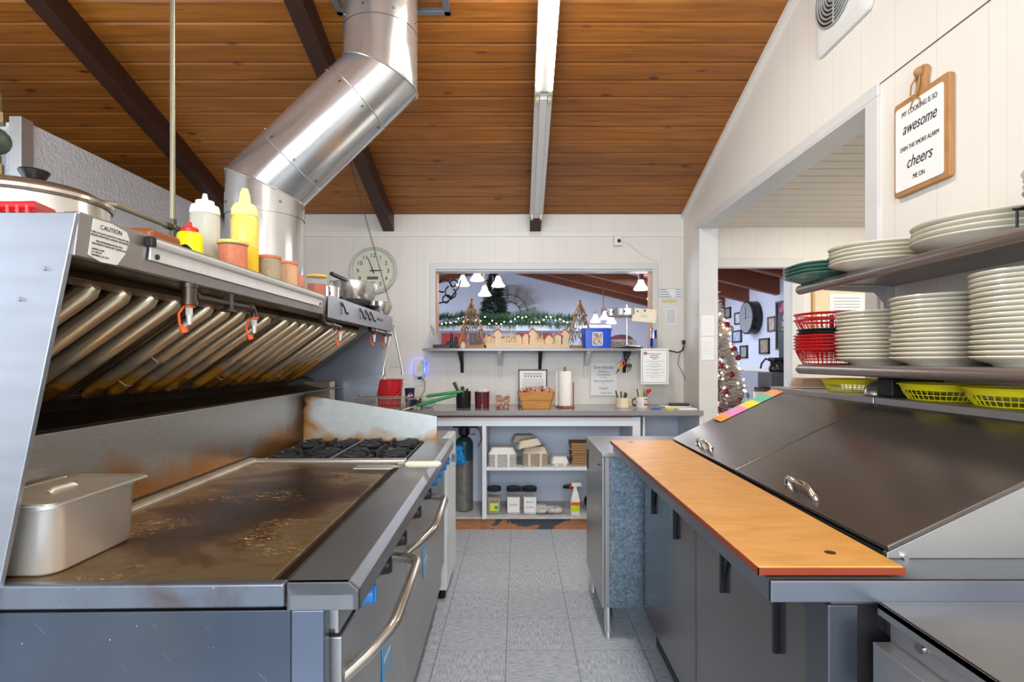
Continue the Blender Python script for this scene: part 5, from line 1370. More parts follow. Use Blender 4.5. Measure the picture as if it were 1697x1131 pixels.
# motion sensor
t = thing('wall_sensor', 'small white wall sensor with dark lens above the pass-through', 'sensor', on_wall(1023, 400))
MB().box((-.035, -.04, -.045), (.035, 0, .045)).build('sensor_body', WHITE, t, bevel=.006)
MB().ball((.008, -.04, -.005), .016, 12).build('lens', BLACK, t)
m = MB().tube([on_wall(1029, 399)+Vector((0,-.006,0)), on_wall(1045, 407)+Vector((0,-.006,0)), on_wall(1065, 424)+Vector((0,-.006,0)), on_wall(1088, 434)+Vector((0,-.006,0))], .003, 6)
m.build('sensor_wire', WHITE, t, True)
# plates and outlets
def wallplate(px, py, w_, h_, name, label, kind):
    t = thing(name, label, kind, on_wall(px, py))
    MB().box((-w_, -.007, -h_), (w_, 0, h_)).build('cover_plate', mat('plate_white', (214, 214, 210), .35), t, bevel=.002)
    return t
t = wallplate(655, 598, .036, .058, 'light_switch', 'white light switch plate beside the hanging tongs', 'light switch')
MB().box((-.006, -.016, -.012), (.006, -.006, .012)).build('toggle', WHITE, t, bevel=.002)
t = wallplate(695, 629, .036, .058, 'wall_outlet', 'white outlet under the blue-glowing air freshener', 'outlet')
MB().box((-.012, -.02, .0), (.022, -.006, .03)).build('black_plug', BLACK, t, bevel=.004)
MB().tube([(.02, -.02, .01), (.055, -.03, -.02), (.05, -.03, -.09), (.02, -.03, -.14), (.015, -.04, -.24)], .003, 6).build('cord', mat('grey_cord', (90, 90, 92), .5), t)
t = wallplate(1140, 575, .030, .09, 'wall_outlet', 'cream surface-mounted outlet strip near the corner', 'outlet')
MB().box((-.03, -.045, -.09), (-.002, -.007, .085)).build('outlet_box', mat('plate_cream', (206, 200, 184), .4), t, bevel=.003)
MB().box((-.058, -.05, .02), (-.032, -.015, .055)).build('black_plug', BLACK, t, bevel=.004)
MB().tube([(-.045, -.04, .02), (-.055, -.05, -.03), (-.10, -.05, -.05), (-.17, -.04, -.035), (-.20, -.03, -.02)], .006, 8).build('black_cord', BLACK, t)
MB().tube([(-.05, -.045, .01), (-.09, -.05, -.08), (-.10, -.05, -.15), (-.06, -.05, -.22), (-.02, -.06, -.33), (-.01, -.07, -.42)], .003, 6).build('thin_cord', mat('grey_cord', (0,0,0)), t)
o = MB().box((-.014, -.025, -.028), (.014, 0, .030)).build('door_chime', mat('mustard_chime', (204, 166, 92), .5), bevel=.004); o.location = on_wall(1138, 541); tag(o, 'small mustard-coloured button box right of the pass-through', 'button')
o = MB().box((-.010, -.012, -.06), (.010, 0, .06)).build('wall_switch_strip', WHITE, bevel=.002); o.location = W(1153, 585, 4.6); tag(o, 'thin white strip mounted in the wall corner', 'strip')
# air freshener with blue night light
t = thing('air_freshener', 'white plug-in air freshener glowing blue on the wall', 'air freshener', on_wall(695, 611))
loft(MB(), [rrect(.040, .062, .03, 0)], False).bm.free()
q = rrect(.046, .075, .035, 0)
MB().prism([(x, -.045, y+.002) for x, y, z in q], (0, .032, 0)).build('freshener_body', mat('freshener_white', (226, 226, 232), .4), t, bevel=.012)
MB().torus((0, -.010, 0), .042, .004, 24, 6, 'y', 1, 1.5).build('light_ring', mat('blue_led', (30, 60, 255), .4, emit=14, emitc=(0.05, 0.12, 1, 1)), t)
MB().tube([(.045, -.03, .0), (.065, -.03, .06), (.062, -.03, -.03), (.03, -.035, -.12)], .002, 6).build('cord', mat('grey_cord', (0,0,0)), t)
# notices
def notice(name, label, px0, py0, px1, py1, Y, lines, border=False, tilt=0, mm=None):
    a, b_ = W(px0, py1, Y), W(px1, py0, Y); c0 = (a+b_)/2
    t = thing(name, label, 'notice', tuple(c0)); w_, h_ = (b_.x-a.x)/2, (b_.z-a.z)/2
    if tilt: t.rotation_euler = (0, tilt, 0)
    MB().box((-w_, -.002, -h_), (w_, 0, h_)).build('sheet', mm or PAPER, t)
    if border:
        g = .012; e = .0025; m = MB()
        for (p, q) in (((-w_+g, h_-g-e), (w_-g, h_-g)), ((-w_+g, -h_+g), (w_-g, -h_+g+e)), ((-w_+g, -h_+g), (-w_+g+e, h_-g)), ((w_-g-e, -h_+g), (w_-g, h_-g))):
            m.box((p[0], -.003, p[1]), (q[0], -.002, q[1]))
        m.build('border_line', INK, t)
    for (z, s, body, mi) in lines: text('notice_lettering', body, s, (0, -.0028, z*h_), FRONT, mi, t, ext=.0003)
    return t
PURP = mat('purple_marker_ink', (92, 84, 120), .7)
notice('handwritten_note', 'handwritten marker note reading Everybody, taped under the ledge', 979, 601, 1022, 656, 4.63,
       [(.70, .040, 'Everybody', PURP), (.45, .024, 'Needs to', PURP), (.26, .026, 'Contribute', PURP), (.10, .020, 'to our', PURP), (-.12, .026, 'Recovery/Items', PURP), (-.30, .016, 'for', PURP), (-.55, .036, 'Lists!', PURP), (-.84, .022, '      Thank you', PURP)])
t = notice('printed_notice', 'printed notice with border and small emblem taped to the ledge', 1062, 578, 1108, 637, SY-.005, [], True)
def words(m, w, z, h):
    """one line of tiny print, too small to read, as word-length marks centred on the sheet"""
    x = -w
    while x < w:
        l = random.uniform(.008, .02); m.box((x, -.003, z-h/2), (min(x+l, w), -.002, z+h/2)); x += l + .004
m = MB()
for w_, z in ((.055, .100), (.032, .086), (.038, .073), (.018, .060)): words(m, w_, z, .005)
m.build('heading_print', INK, t)
m = MB()
for w_, z in ((.070, .040), (.026, .031), (.048, .017), (.066, .002), (.026, -.007), (.072, -.024), (.030, -.033), (.078, -.050), (.022, -.059), (.064, -.074), (.034, -.090)): words(m, w_, z, .0028)
m.build('body_print', INKG, t)
MB().ball((-.075, -.003, .105), .014, 10, None, 1, 1.2, .1).build('notice_emblem', mat('emblem_red', (170, 110, 110), .6), t)
t = notice('price_label', 'small printed table label right of the pass-through opening', 1091, 478, 1131, 495, YB-.001, [])
m = MB()
for k in range(4):
    z = .030 - k*.019; m.box((-.092, -.003, z-.003), (-.03+.012*k, -.002, z+.003)).box((.045, -.003, z-.003), (.09, -.002, z+.003))
m.box((-.1, -.003, .039), (.1, -.002, .041)).box((-.1, -.003, -.041), (.1, -.002, -.039)).box((-.1, -.003, -.041), (-.098, -.002, .041)).box((.098, -.003, -.041), (.1, -.002, .041))
m.build('table_print', INKG, t)
notice('tape_strip', 'faded yellow tape strip below the printed table label', 1098, 497, 1122, 502, YB-.001, [], False, 0, mat('old_tape', (214, 196, 140), .6))
t = notice('phone_list', 'small white phone list right of the order wheel card', 1102, 512, 1121, 539, YB-.001, [])
m = MB()
for i in range(9): m.box((-.035, -.003, .055-i*.013), (.035, -.002, .058-i*.013))
m.build('list_lines', INKG, t)
for k, (y0, y1, lab) in enumerate(((523, 557, 'upper of two pale papers on the white post'), (559, 597, 'lower of two pale papers on the white post'))):
    t = notice('post_paper', lab, 1162, y0, 1183, y1, jf-.0125, [])
    m = MB()
    for i in range(6): m.box((-.036, -.003, .05-i*.018), (.036, -.002, .052-i*.018))
    m.build('faint_lines', mat('faint_ink', (190, 190, 196), .7), t)
# keys and bottle opener hanging under ledge
t = thing('key_bunch', 'bunch of keys on a ring hung under the ledge', 'keys', W(1042, 588, 4.38))
MB().torus((0, 0, -.02), .018, .0015, 18, 5, 'y').torus((0, 0, -.055), .016, .0015, 18, 5, 'y').build('key_ring', CHROME, t)
m = MB()
for i, (x, a) in enumerate(((-.008, .2), (.006, -.2), (.016, -.5))):
    m.box((x-.012, -.002+i*.003, -.105), (x+.010, .0+i*.003, -.075)).box((x-.003, -.002+i*.003, -.145+.01*i), (x+.003, .0+i*.003, -.105))
m.build('keys', mat('dark_keys', (60, 56, 54), .4, .7), t)
t = thing('scissors', 'scissors with red, yellow and blue grips hanging beside the keys', 'scissors', W(1034, 596, 4.34))
MB().tube(arc((-.012, 0, -.03), .020, 0, 2*pi, 12, 'xz'), .005, 6).build('handle', mat('red_orange_grip', (214, 60, 30), .4), t)
MB().tube(arc((-.03, 0, -.055), .018, 0, 2*pi, 12, 'xz'), .005, 6).build('handle', mat('yellow_grip', (230, 180, 40), .4), t)
MB().box((-.016, .004, -.02), (.002, .010, .02)).build('blue_tag', mat('blue_tag', (30, 90, 200), .4), t)
MB().prism([(-.028, 0, -.06), (-.04, 0, -.065), (-.068, 0, -.118)], (0, .003, 0)).prism([(-.03, .003, -.06), (-.022, .003, -.07), (-.066, .003, -.12)], (0, .003, 0)).build('blades', mat('dark_blades', (50, 48, 48), .35, .8), t)
# ================================================================ refrigerated prep table on the right
pt = thing('prep_table', 'stainless refrigerated prep table with two sloped hinged lids', 'prep table', (1.0, 1.7, 0))
N0, F0 = .952, 2.455
BODYS = steel('prep_body_steel', (112, 110, 112), .2, (1, 18, 1))
MB().box((.585, N0+.02, .13), (1.40, F0, .876)).build('table_body', BODYS, pt, True, bevel=.003)
MB().box((.545, N0, .14), (.60, 1.03, .862)).build('end_door_edge', steel('end_edge_steel', (96, 100, 108), .32, (1, 7, 1)), pt, True, bevel=.004)
MB().box((.585, 1.032, .15), (.5845, 2.44, .86)).bm.free()
for y0, y1 in ((1.04, 1.74), (1.75, 2.44)):
    MB().box((.574, y0, .16), (.586, y1, .855)).build('cabinet_door', BODYS, pt, True, bevel=.004)
MB().box((.62, 1.0, .02), (1.38, 2.42, .13)).build('toe_space', BLACK, pt, True)
m = MB()
m.prism([(.435, N0-.02, .912), (.435, N0-.02, .875), (.447, N0-.02, .875), (.447, N0-.02, .902), (1.41, N0-.02, .902), (1.41, N0-.02, .912)], (0, F0-N0+.03, 0))
m.box((.435, N0-.022, .875), (1.41, N0-.012, .912))
m.build('work_ledge', steel('ledge_steel', (120, 126, 136), .32, (1, 7, 1), scratch=.4), pt, True, bevel=.002)
lx0, lz0, lx1, lz1 = .705, .9255, 1.155, 1.142
MB().prism([(.705, 1.035, .912), (.705, 1.035, .924), (1.150, 1.035, 1.138), (1.40, 1.035, 1.160), (1.40, 1.035, .912)], (0, .012, 0)).build('side_cheek', steel('cheek_steel', (186, 184, 178), .3, (1, 14, 1)), pt, True, bevel=.002)
MB().prism([(.705, F0-.014, .912), (.705, F0-.014, .924), (1.150, F0-.014, 1.138), (1.40, F0-.014, 1.160), (1.40, F0-.014, .912)], (0, .012, 0)).build('side_cheek', STX, pt, True)
MB().box((.70, 1.04, .912), (.715, F0, .922)).build('lid_gap_shadow', BLACKR, pt, True)  # black strip standing in for the shadow in the gap beside the board
ux, uz = (lx1-lx0), (lz1-lz0); L_ = sqrt(ux*ux+uz*uz); ux /= L_; uz /= L_
for k, (y0, y1) in enumerate(((1.030, 1.744), (1.752, F0+.005))):
    lidm = MB().prism([(lx0, y0, lz0), (lx0-.003, y0, lz0+.012), (lx1-.006, y0, lz1+.011), (lx1, y0, lz1)], (0, y1-y0, 0))
    lo = lidm.build('hinged_lid', STD, pt, True, bevel=.003)
    tt = .079 if k == 0 else .077
    cx, cz = lx0 + ux*L_*tt - .005, lz0 + uz*L_*tt + .012
    yc = 1.407 if k == 0 else 2.13
    nx, nz = -uz, ux
    h = MB()
    def q(a, y, hh): return (cx + ux*a + nx*hh, y, cz + uz*a + nz*hh)
    hw = .062
    h.tube([q(0, yc-hw, 0), q(0, yc-hw+.004, .014), q(0, yc-hw+.016, .024), q(0, yc+hw-.016, .024), q(0, yc+hw-.004, .014), q(0, yc+hw, 0)], [.010, .007, .007, .007, .007, .010], 12)
    h.build('lid_handle', CHROME, lo, True)
    for yy in (yc-hw, yc+hw): MB().cyl(q(0, yy, -.001), q(0, yy, .004), .014, n=14).build('handle_foot', CHROME, lo, True)
# raised back ledge the shelves and baskets stand on
for (y0, y1) in ((1.0, 1.746), (1.752, F0+.01)):
    MB().box((1.148, y0, 1.148), (1.41, y1, 1.173)).build('back_ledge', STH, pt, True, bevel=.004)
MB().box((1.17, 1.05, .912), (1.41, F0-.02, 1.148)).build('back_riser', STX, pt, True)
m = MB()
m.cyl((.738, 1.035, .917), (.738, 1.029, .917), .006, n=12)
m.build('cheek_screw', CHROME, pt, True)
BRK = mat('black_powder_bracket', (18, 20, 24), .4)
for y, web in ((1.19, 0), (1.50, 1), (1.95, 0), (2.27, 1)):
    b = MB().box((.560, y-.004, .648), (.574, y+.006, .875)).box((.45, y-.004, .866), (.574, y+.006, .875))
    if web: b.prism([(.566, y+.004, .66), (.566, y+.004, .875), (.566, y-.085, .875)], (.006, 0, 0))
    b.build('fold_bracket', BRK, pt, True, bevel=.002)
m = MB().box((.66, N0-.004, .80), (.72, N0+.02, .866)).cyl((.60, N0+.03, .855), (.60, N0+.03, .876), .012, n=14).box((.55, N0+.0, .862), (.66, N0+.03, .868))
m.build('door_hinge', mat('dull_hinge', (120, 116, 108), .4, .8), pt, True, bevel=.002)

t = thing('cutting_board', 'long narrow orange composite cutting board along the prep table', 'cutting board', (.55, 1.7, .914))
b = MB().prism([(.421, .947, .9145), (.676, .947, .9145), (.700, F0-.008, .9145), (.421, F0-.008, .9145)], (0, 0, .0165))
b.build('board_slab', BOARD, t, True, bevel=.004)
EDGE = mat('reddish_board_edge', (132, 52, 24), .4)
MB().box((.4195, .946, .916), (.676, .9475, .9285)).box((.4195, .946, .916), (.4215, F0-.008, .9285)).build('board_edge', EDGE, t, True)
MB().lathe([(0, 0), (.010, 0), (.010, .0006), (0, .0006)], (.585, 1.015, .931), 18).build('bolt_hole', mat('dark_hole', (60, 26, 12), .7), t, True)
MB().lathe([(0, 0), (.010, 0), (.010, .0006), (0, .0006)], (.50, 2.39, .931), 18).build('bolt_hole', mat('dark_hole', (0,0,0)), t, True)

# colourful strips on the far lid
t = thing('coloured_strips', 'stack of pastel rainbow paper menu strips lying on the far lid corner', 'paper strips', (.95, 2.36, 1.06))
cols = [(232, 160, 90), (226, 150, 200), (232, 220, 90), (120, 196, 160), (240, 170, 120)]
def lidp(u, y, h=0): return (lx0 + ux*L_*u + -uz*h - .004, y, lz0 + uz*L_*u + ux*h + .0125)
for k in range(3):
    yy = 2.40 - k*.028
    segs = [(.40, .50, cols[0]), (.50, .66, cols[1]), (.66, .78, cols[2]), (.78, .90, cols[3]), (.90, 1.0, cols[4])]
    for j, (u0, u1, c) in enumerate(segs):
        h = .0015 + .0022*(2-k)
        m = MB().prism([lidp(u0, yy, h), lidp(u1, yy, h), lidp(u1, yy+.045, h), lidp(u0, yy+.045, h)], (-uz*.002, 0, ux*.002))
        m.build('paper_strip', mat('pastel_%d' % j, c, .6), t, True)

# ---- right-hand low unit with a slightly open drawer
t = thing('undercounter_unit', 'low stainless counter with an open shallow drawer at the bottom right', 'counter unit', (.9, .6, 0))
MB().box((.645, .30, .10), (1.40, .925, .845)).build('unit_body', steel('unit_dark_steel', (110, 110, 112), .3, (1, 1, 14)), t, True)
MB().box((.617, .30, .866), (1.41, .930, .877)).box((.617, .30, .855), (.622, .930, .877)).build('unit_top', STX, t, True, bevel=.001)
MB().box((.628, .30, .10), (.646, .915, .862)).build('front_frame', STH, t, True, bevel=.002)
m = MB().box((.594, .30, .70), (.597, .908, .818)).box((.594, .30, .8165), (.628, .908, .8195)).box((.594, .905, .70), (.64, .908, .818))
d = m.build('open_drawer', STX, t, True, bevel=.0008)
MB().cyl((.627, .84, .845), (.621, .84, .845), .009, n=16).build('frame_bolt', CHROME, t, True)
MB().box((.56, .40, .02), (.63, .9, .10)).bm.free()
MB().box((.66, .34, .0), (1.36, .88, .10)).build('unit_base', BLACK, t, True)

# ---- galvanised cabinet between aisle and back counter
t = thing('low_steel_cabinet', 'low stainless cabinet with mottled galvanised side on short legs', 'cabinet', (.8, 2.8, 0))
MB().box((.402, 2.505, .148), (1.38, 3.05, .845)).build('cabinet_body', GALV, t, True, bevel=.002)
MB().box((.390, 2.50, .150), (.404, 3.055, .845)).build('front_door', STH, t, True, bevel=.004)
MB().box((.388, 2.495, .845), (1.40, 3.06, .865)).build('cabinet_top', STX, t, True, bevel=.004)
MB().box((.404, 2.4995, .150), (.426, 2.506, .845)).build('corner_strip', STH, t, True, bevel=.002)
m = MB()
for (x, z) in ((.425, .80), (.425, .62), (.445, .48), (.425, .30), (.415, .165), (.445, .165), (.475, .165), (.505, .165)): m.ball((x, 2.502, z), .006, 8, None, 1, 1, .6)
m.build('rivets', mat('grey_rivet', (120, 122, 122), .4, .8), t, True)
MB().cyl((.389, 2.56, .80), (.380, 2.56, .80), .004, n=8).box((.384, 2.98, .70), (.391, 3.0, .80)).build('door_latch', BLACK, t, True)
for (x, y) in ((.425, 2.53), (.425, 3.02), (1.34, 2.54), (1.34, 3.01)):
    lg = MB().cyl((x, y, .03), (x, y, .150), .019, n=18).lathe([(0, 0), (.014, 0), (.017, .004), (.013, .03), (0, .03)], (x, y, .0), 18).build('leg', CHROME, t, True)

# ---- wall shelves
SHX = 1.05
TUB = steel('shelf_tube_steel', (150, 140, 134), .28, (14, 1, 14))
def shelf(z, name, label, y0=.55, y1=2.06):
    t = thing('wall_shelf', label, 'wall shelf', (1.24, 1.3, z), 0, 'stainless wall shelves')
    r = .0175; dr = .135 if z > 1.4 else .078
    m = MB().tube([(SHX+r, y0, z), (SHX+r, y1-.012, z), (SHX+r, y1-.004, z), (SHX+r, y1, z)], [r, r, r*.8, r*.35], 20)
    m.build('rolled_front_edge', TUB, t, True)
    MB().box((SHX+r, y0, z+r-.004), (XR-.012, y1, z+r-.0005)).build('shelf_plate', TUB, t, True)
    MB().box((XR-.014, y0, z+r-.002), (XR-.010, y1, z+r+.045)).build('back_lip', TUB, t, True)
    for y in (y1-.03, y0+.10):
        b = MB().prism([(XR-.012, y, z-dr), (XR-.04, y, z-dr+.005), (XR-.055, y, z-.05), (XR-.09, y, z-.012), (XR-.28, y, z-.002), (XR-.28, y, z+r-.005), (XR-.012, y, z+r-.005)], (0, .004, 0))
        b.box((XR-.040, y-.001, z-dr), (XR-.012, y+.022, z+r-.006))
        b.build('shelf_bracket', mat('grey_bracket_paint', (186, 182, 174), .4, .3), t, True, bevel=.002)
    return t
shelf(1.258, 'l', 'lower stainless wall shelf with rolled front edge, holding the round plates')
shelf(1.556, 'u', 'upper stainless wall shelf with rolled front edge, holding oval platters')
LZ = 1.258 + .0175; UZ = 1.556 + .0175

# plates
pr = [(0, .004), (.074, .004), (.078, 0), (.084, 0), (.090, .006), (.126, .0185), (.131, .0205), (.1328, .0230), (.1315, .0252), (.126, .0245), (.092, .0115), (.078, .0095), (0, .0095)]
ORD = ['top', 'second', 'third', 'fourth', 'fifth', 'sixth', 'seventh', 'eighth', 'ninth', 'tenth', 'eleventh', 'twelfth', 'thirteenth', 'fourteenth', 'fifteenth', 'sixteenth', 'seventeenth', 'eighteenth']
def plate_stack(proto, n, x, y, z, pitch, what, where, group, jitter=.0025, cat='plate'):
    first = True
    for i in range(n):
        k = n - 1 - i
        lab = ('bottom ' if k == n-1 else ('top ' if k == 0 else ORD[k] + ' from top ')) + what + ' ' + where
        loc = (x + random.uniform(-jitter, jitter), y + random.uniform(-jitter, jitter), z + i*pitch)
        o = proto if (first and proto.get('used') is None) else copy_tree(proto)
        if first and proto.get('used') is None: proto['used'] = 1
        first = False
        o.location = loc; o.rotation_euler.z = random.uniform(0, 6) if what.startswith('round') or 'round' in what else o.rotation_euler.z
        o['label'] = lab; o['category'] = cat; o['group'] = group
P0 = MB().lathe(pr, (0,0,0), 56).build('dinner_plate', PLATE)
plate_stack(P0, 13, 1.205, 1.80, LZ, .0125, 'round ivory plate', 'in the stack beside the red baskets', 'round plates, stack beside the red baskets')
plate_stack(P0, 14, 1.205, 1.525, LZ, .0130, 'round ivory plate', 'in the middle stack of the lower shelf', 'round plates, middle stack')
plate_stack(P0, 17, 1.205, 1.245, LZ, .0122, 'round ivory plate', 'in the tallest nearest stack', 'round plates, nearest tall stack')
def platter(name, rx, ry, m_, oct_=False):
    prf = [(0, .004), (.58, .004), (.60, 0), (.64, 0), (.70, .006), (.95, .020), (.99, .0225), (1.0, .025), (.985, .0268), (.95, .026), (.72, .0115), (.6, .0095), (0, .0095)]
    if oct_:
        b = MB()
        def ring(k, z):
            out = []
            for i in range(48):
                a = 2*pi*i/48; c_, s_ = cos(a), sin(a); e = .62
                out.append((rx*k*(abs(c_)**e)*(1 if c_ >= 0 else -1), ry*k*(abs(s_)**e)*(1 if s_ >= 0 else -1), z))
            return out
        loft(b, [ring(max(k, .02), z) for k, z in prf])
        o = b.build(name, m_, angle=60)
    else:
        o = MB().lathe(prf, (0,0,0), 64, rx, ry).build(name, m_)
    return o
G0 = platter('oval_platter', .175, .135, GREENP, True)
plate_stack(G0, 4, 1.175, 1.99, UZ, .0125, 'green rectangular platter', 'at the far end of upper shelf', 'green platters', cat='platter')
O0 = platter('oval_platter', .185, .145, PLATE)
plate_stack(O0, 5, 1.19, 1.725, UZ, .0125, 'oval ivory platter', 'in the stack next to the green platters', 'oval platters beside the green ones', cat='platter')
O1 = platter('oval_platter', .158, .165, PLATE)
plate_stack(O1, 4, 1.205, 1.395, UZ+.004, .0140, 'wide oval ivory platter', 'in the stack below the wooden sign', 'oval platters below the wooden sign', cat='platter')
# black wire rack with more plates at the near end of the upper shelf
t = thing('wire_rack', 'black wire rack on the upper shelf under the nearest platters', 'rack', (1.24, 1.1, UZ))
m = MB()
for i in range(7): m.tube([(1.10+i*.04, .96, UZ+.05), (1.10+i*.04, 1.20, UZ+.05)], .0022, 6)
for i in range(8): m.tube([(1.09, .97+i*.032, UZ+.05), (1.36, .97+i*.032, UZ+.05)], .0022, 6)
for (x, y) in ((1.10, .965), (1.34, .965), (1.10, 1.195), (1.34, 1.195)): m.tube([(x, y, UZ), (x, y, UZ+.05)], .003, 6)
m.build('rack_wires', BLACK, t, True)
plate_stack(P0, 4, 1.19, 1.085, UZ+.053, .0140, 'round ivory plate', 'on the black wire rack up on the shelf', 'plates on the wire rack')

# food baskets
def basket_mesh(rx, ry, h, band=.38):
    m = MB(); n = 40
    def ring(k, z): return [((rx*k)*cos(2*pi*j/n), (ry*k)*sin(2*pi*j/n), z) for j in range(n)]
    kk = lambda f: .74 + .26*f**.8
    m.tube(ring(1.03, h), .0022, 6, None, True)
    R_ = [ring(kk(f), h*f) for f in (1, .92, 1-band)]
    vs = [v for r in R_ for v in r]
    m._add(vs, [(i*n+j, i*n+(j+1) % n, (i+1)*n+(j+1) % n, (i+1)*n+j) for i in range(2) for j in range(n)])
    for f in (0.05, .35): m.tube(ring(kk(f), h*f), .0014, 5, None, True)
    for j in range(n):
        a = 2*pi*j/n
        m.tube([(rx*kk(0)*cos(a), ry*kk(0)*sin(a), 0), (rx*kk(.35)*cos(a), ry*kk(.35)*sin(a), h*.35), (rx*kk(1-band)*cos(a), ry*kk(1-band)*sin(a), h*(1-band))], .0012, 4)
    m.lathe([(0, 0), (rx*kk(0), 0), (rx*kk(.05), .0035), (rx*kk(0)-.002, .0035), (0, .002)], (0,0,0), n, 1, ry/rx)
    return m
YB_ = mat('yellow_basket', (228, 214, 20), .4, vary=.03)
B0 = basket_mesh(.118, .098, .046).build('food_basket', YB_)
for i, (x, y, lab) in enumerate(((1.26, 2.04, 'yellow plastic food basket beside the upturned steel bowl'), (1.25, 1.60, 'yellow plastic food basket under the middle plate stack'), (1.25, 1.36, 'yellow plastic food basket nearest the camera on the prep table ledge'))):
    o = B0 if i == 0 else copy_tree(B0)
    o.location = (x, y, 1.174); o.rotation_euler.z = pi/2; tag(o, lab, 'basket', 'yellow food baskets')
R0 = basket_mesh(.128, .114, .060, .12).build('food_basket', RED)
K0 = basket_mesh(.116, .104, .045).build('food_basket', mat('black_basket', (26, 26, 28), .45))
labs = ['bottom red basket in the stack at the shelf end', 'second red basket up in the stack at the shelf end', 'third red basket up in the stack at the shelf end', 'fourth red basket up in the stack', 'fifth red basket up, just below the black ones',
        'lowest black basket between the red ones', 'middle black basket between the red ones', 'upper black basket between the red ones', 'red basket just above the black ones', 'topmost red basket with wide open lattice rim']
z = LZ
for i, lab in enumerate(labs):
    blk = 5 <= i <= 7
    src = K0 if blk else R0
    o = src if i in (0, 5) else copy_tree(src)
    o.location = (1.19, 2.072, z); o.rotation_euler.z = pi/2; tag(o, lab, 'basket', 'red and black food baskets')
    z += .0125 if i < 7 else .022
    o.scale = (1, 1, 1)
o = MB().lathe([(.052, 0), (.050, .012), (.044, .028), (.028, .042), (.012, .048), (0, .049), (0, .047), (.026, .040), (.042, .027), (.048, .012), (.050, 0)], (1.245, 1.86, 1.174), 32).build('upturned_bowl', SB); tag(o, 'small upturned steel bowl between the yellow baskets', 'bowl')
t = thing('napkin_tub', 'clear tub of tan paper sleeves at the far end of the prep table', 'tub', (1.27, 2.31, 1.174))
loft(MB(), [rrect(.10, .055, .02, 0), rrect(.11, .062, .02, .058), rrect(.112, .064, .02, .060)], False).build('tub_wall', CLEAR, t)
m = MB()
for i in range(8): m.box((-.09+i*.002, -.045, .004+i*.005), (.085-i*.001, .045, .0075+i*.005))
m.build('paper_sleeves', mat('tan_sleeves', (196, 160, 130), .7), t)
o = MB().box((1.19, 1.725, 1.174), (1.36, 1.80, 1.232)).build('dark_box', mat('dark_item', (34, 32, 32), .5), bevel=.006); tag(o, 'dark small box behind the upturned steel bowl', 'box')

# ---- wooden clipboard sign
X0 = XR - .002
t = thing('wooden_sign', 'wooden clipboard-shaped sign with white lettered panel on the right wall', 'sign', (X0, 1.895, 2.07))
SW = mat('sign_oak', (172, 124, 76), .5, 0, .1, 16, .12, (4, 1, 1))
q = [(y, z) for y, z, _ in rrect(.130, .172, .012, 0)]
MB().prism([(X0, 1.895+y, 2.063+z) for y, z in q], (-.018, 0, 0)).prism([(X0, 1.868, 2.23), (X0, 1.875, 2.26), (X0, 1.866, 2.30), (X0, 1.878, 2.318), (X0, 1.912, 2.318), (X0, 1.924, 2.30), (X0, 1.915, 2.26), (X0, 1.922, 2.23)], (-.018, 0, 0)).build('oak_backing', SW, t, True, bevel=.003)
q = [(y, z) for y, z, _ in rrect(.112, .152, .010, 0)]
MB().prism([(X0-.018, 1.900+y, 2.060+z) for y, z in q], (-.003, 0, 0)).build('white_panel', mat('sign_white', (236, 234, 230), .5, vary=.01), t, True)
for (dz, s, body, sh, sx) in ((.120, .026, 'MY COOKING IS SO', 0, .72), (.065, .058, 'awesome', .35, .72), (-.005, .022, 'EVEN THE SMOKE ALARM', 0, .72), (-.062, .058, 'cheers', .35, .78), (-.118, .024, 'ME ON', 0, .75)):
    text('sign_lettering', body, s, (X0-.0218, 1.895, 2.060+dz), ONRIGHT, INK, t, ext=.0004, sx=sx, shear=sh, world=True)
JUTE = mat('jute_twine', (172, 130, 84), .8, bump=.6, scale=200)
m = MB().ball((X0-.022, 1.895, 2.298), .016, 12).torus((X0-.022, 1.895, 2.298), .013, .005, 16, 6, 'x')
m.tube([(X0-.022, 1.90, 2.29), (X0-.026, 1.925, 2.265), (X0-.024, 1.932, 2.235), (X0-.023, 1.915, 2.215)], .003, 6).tube([(X0-.022, 1.89, 2.285), (X0-.025, 1.892, 2.25), (X0-.023, 1.908, 2.22), (X0-.023, 1.925, 2.205), (X0-.023, 1.935, 2.185)], .003, 6).tube([(X0-.023, 1.91, 2.215), (X0-.023, 1.89, 2.205), (X0-.023, 1.885, 2.188)], .003, 6)
m.build('twine_knot', JUTE, t, True)
# ---- round wall exhaust vent
t = thing('wall_vent', 'square white wall fan cover with concentric round grille, high on the right wall', 'vent', (XR, 2.36, 2.90))
q = [(y, z) for y, z, _ in rrect(.195, .20, .03, 0)]
m = MB(); loft(m, [[(XR-.001, 2.36+y, 2.90+z) for y, z in q], [(XR-.016, 2.36+y, 2.90+z) for y, z in q], [(XR-.035, 2.365+y*.80, 2.905+z*.80) for y, z in q]])
m.build('vent_cover', mat('vent_white', (220, 218, 212), .35, vary=.01), t, True, bevel=.003)
MB().cyl((XR-.036, 2.375, 2.91), (XR-.038, 2.375, 2.91), .140, n=40).build('vent_cavity', mat('vent_dark', (30, 28, 26), .8), t, True)
m = MB()
for k in range(8): m.torus((XR-.042, 2.375, 2.91), .142-.017*k, .0045, 48, 6, 'x')
m.tube([(XR-.042, 2.375, 2.77), (XR-.042, 2.375, 3.05)], .004, 6).tube([(XR-.042, 2.235, 2.91), (XR-.042, 2.515, 2.91)], .004, 6).cyl((XR-.046, 2.375, 2.91), (XR-.038, 2.375, 2.91), .02, n=16)
m.build('ring_grille', mat('grille_grey', (176, 176, 172), .35, .3), t, True)
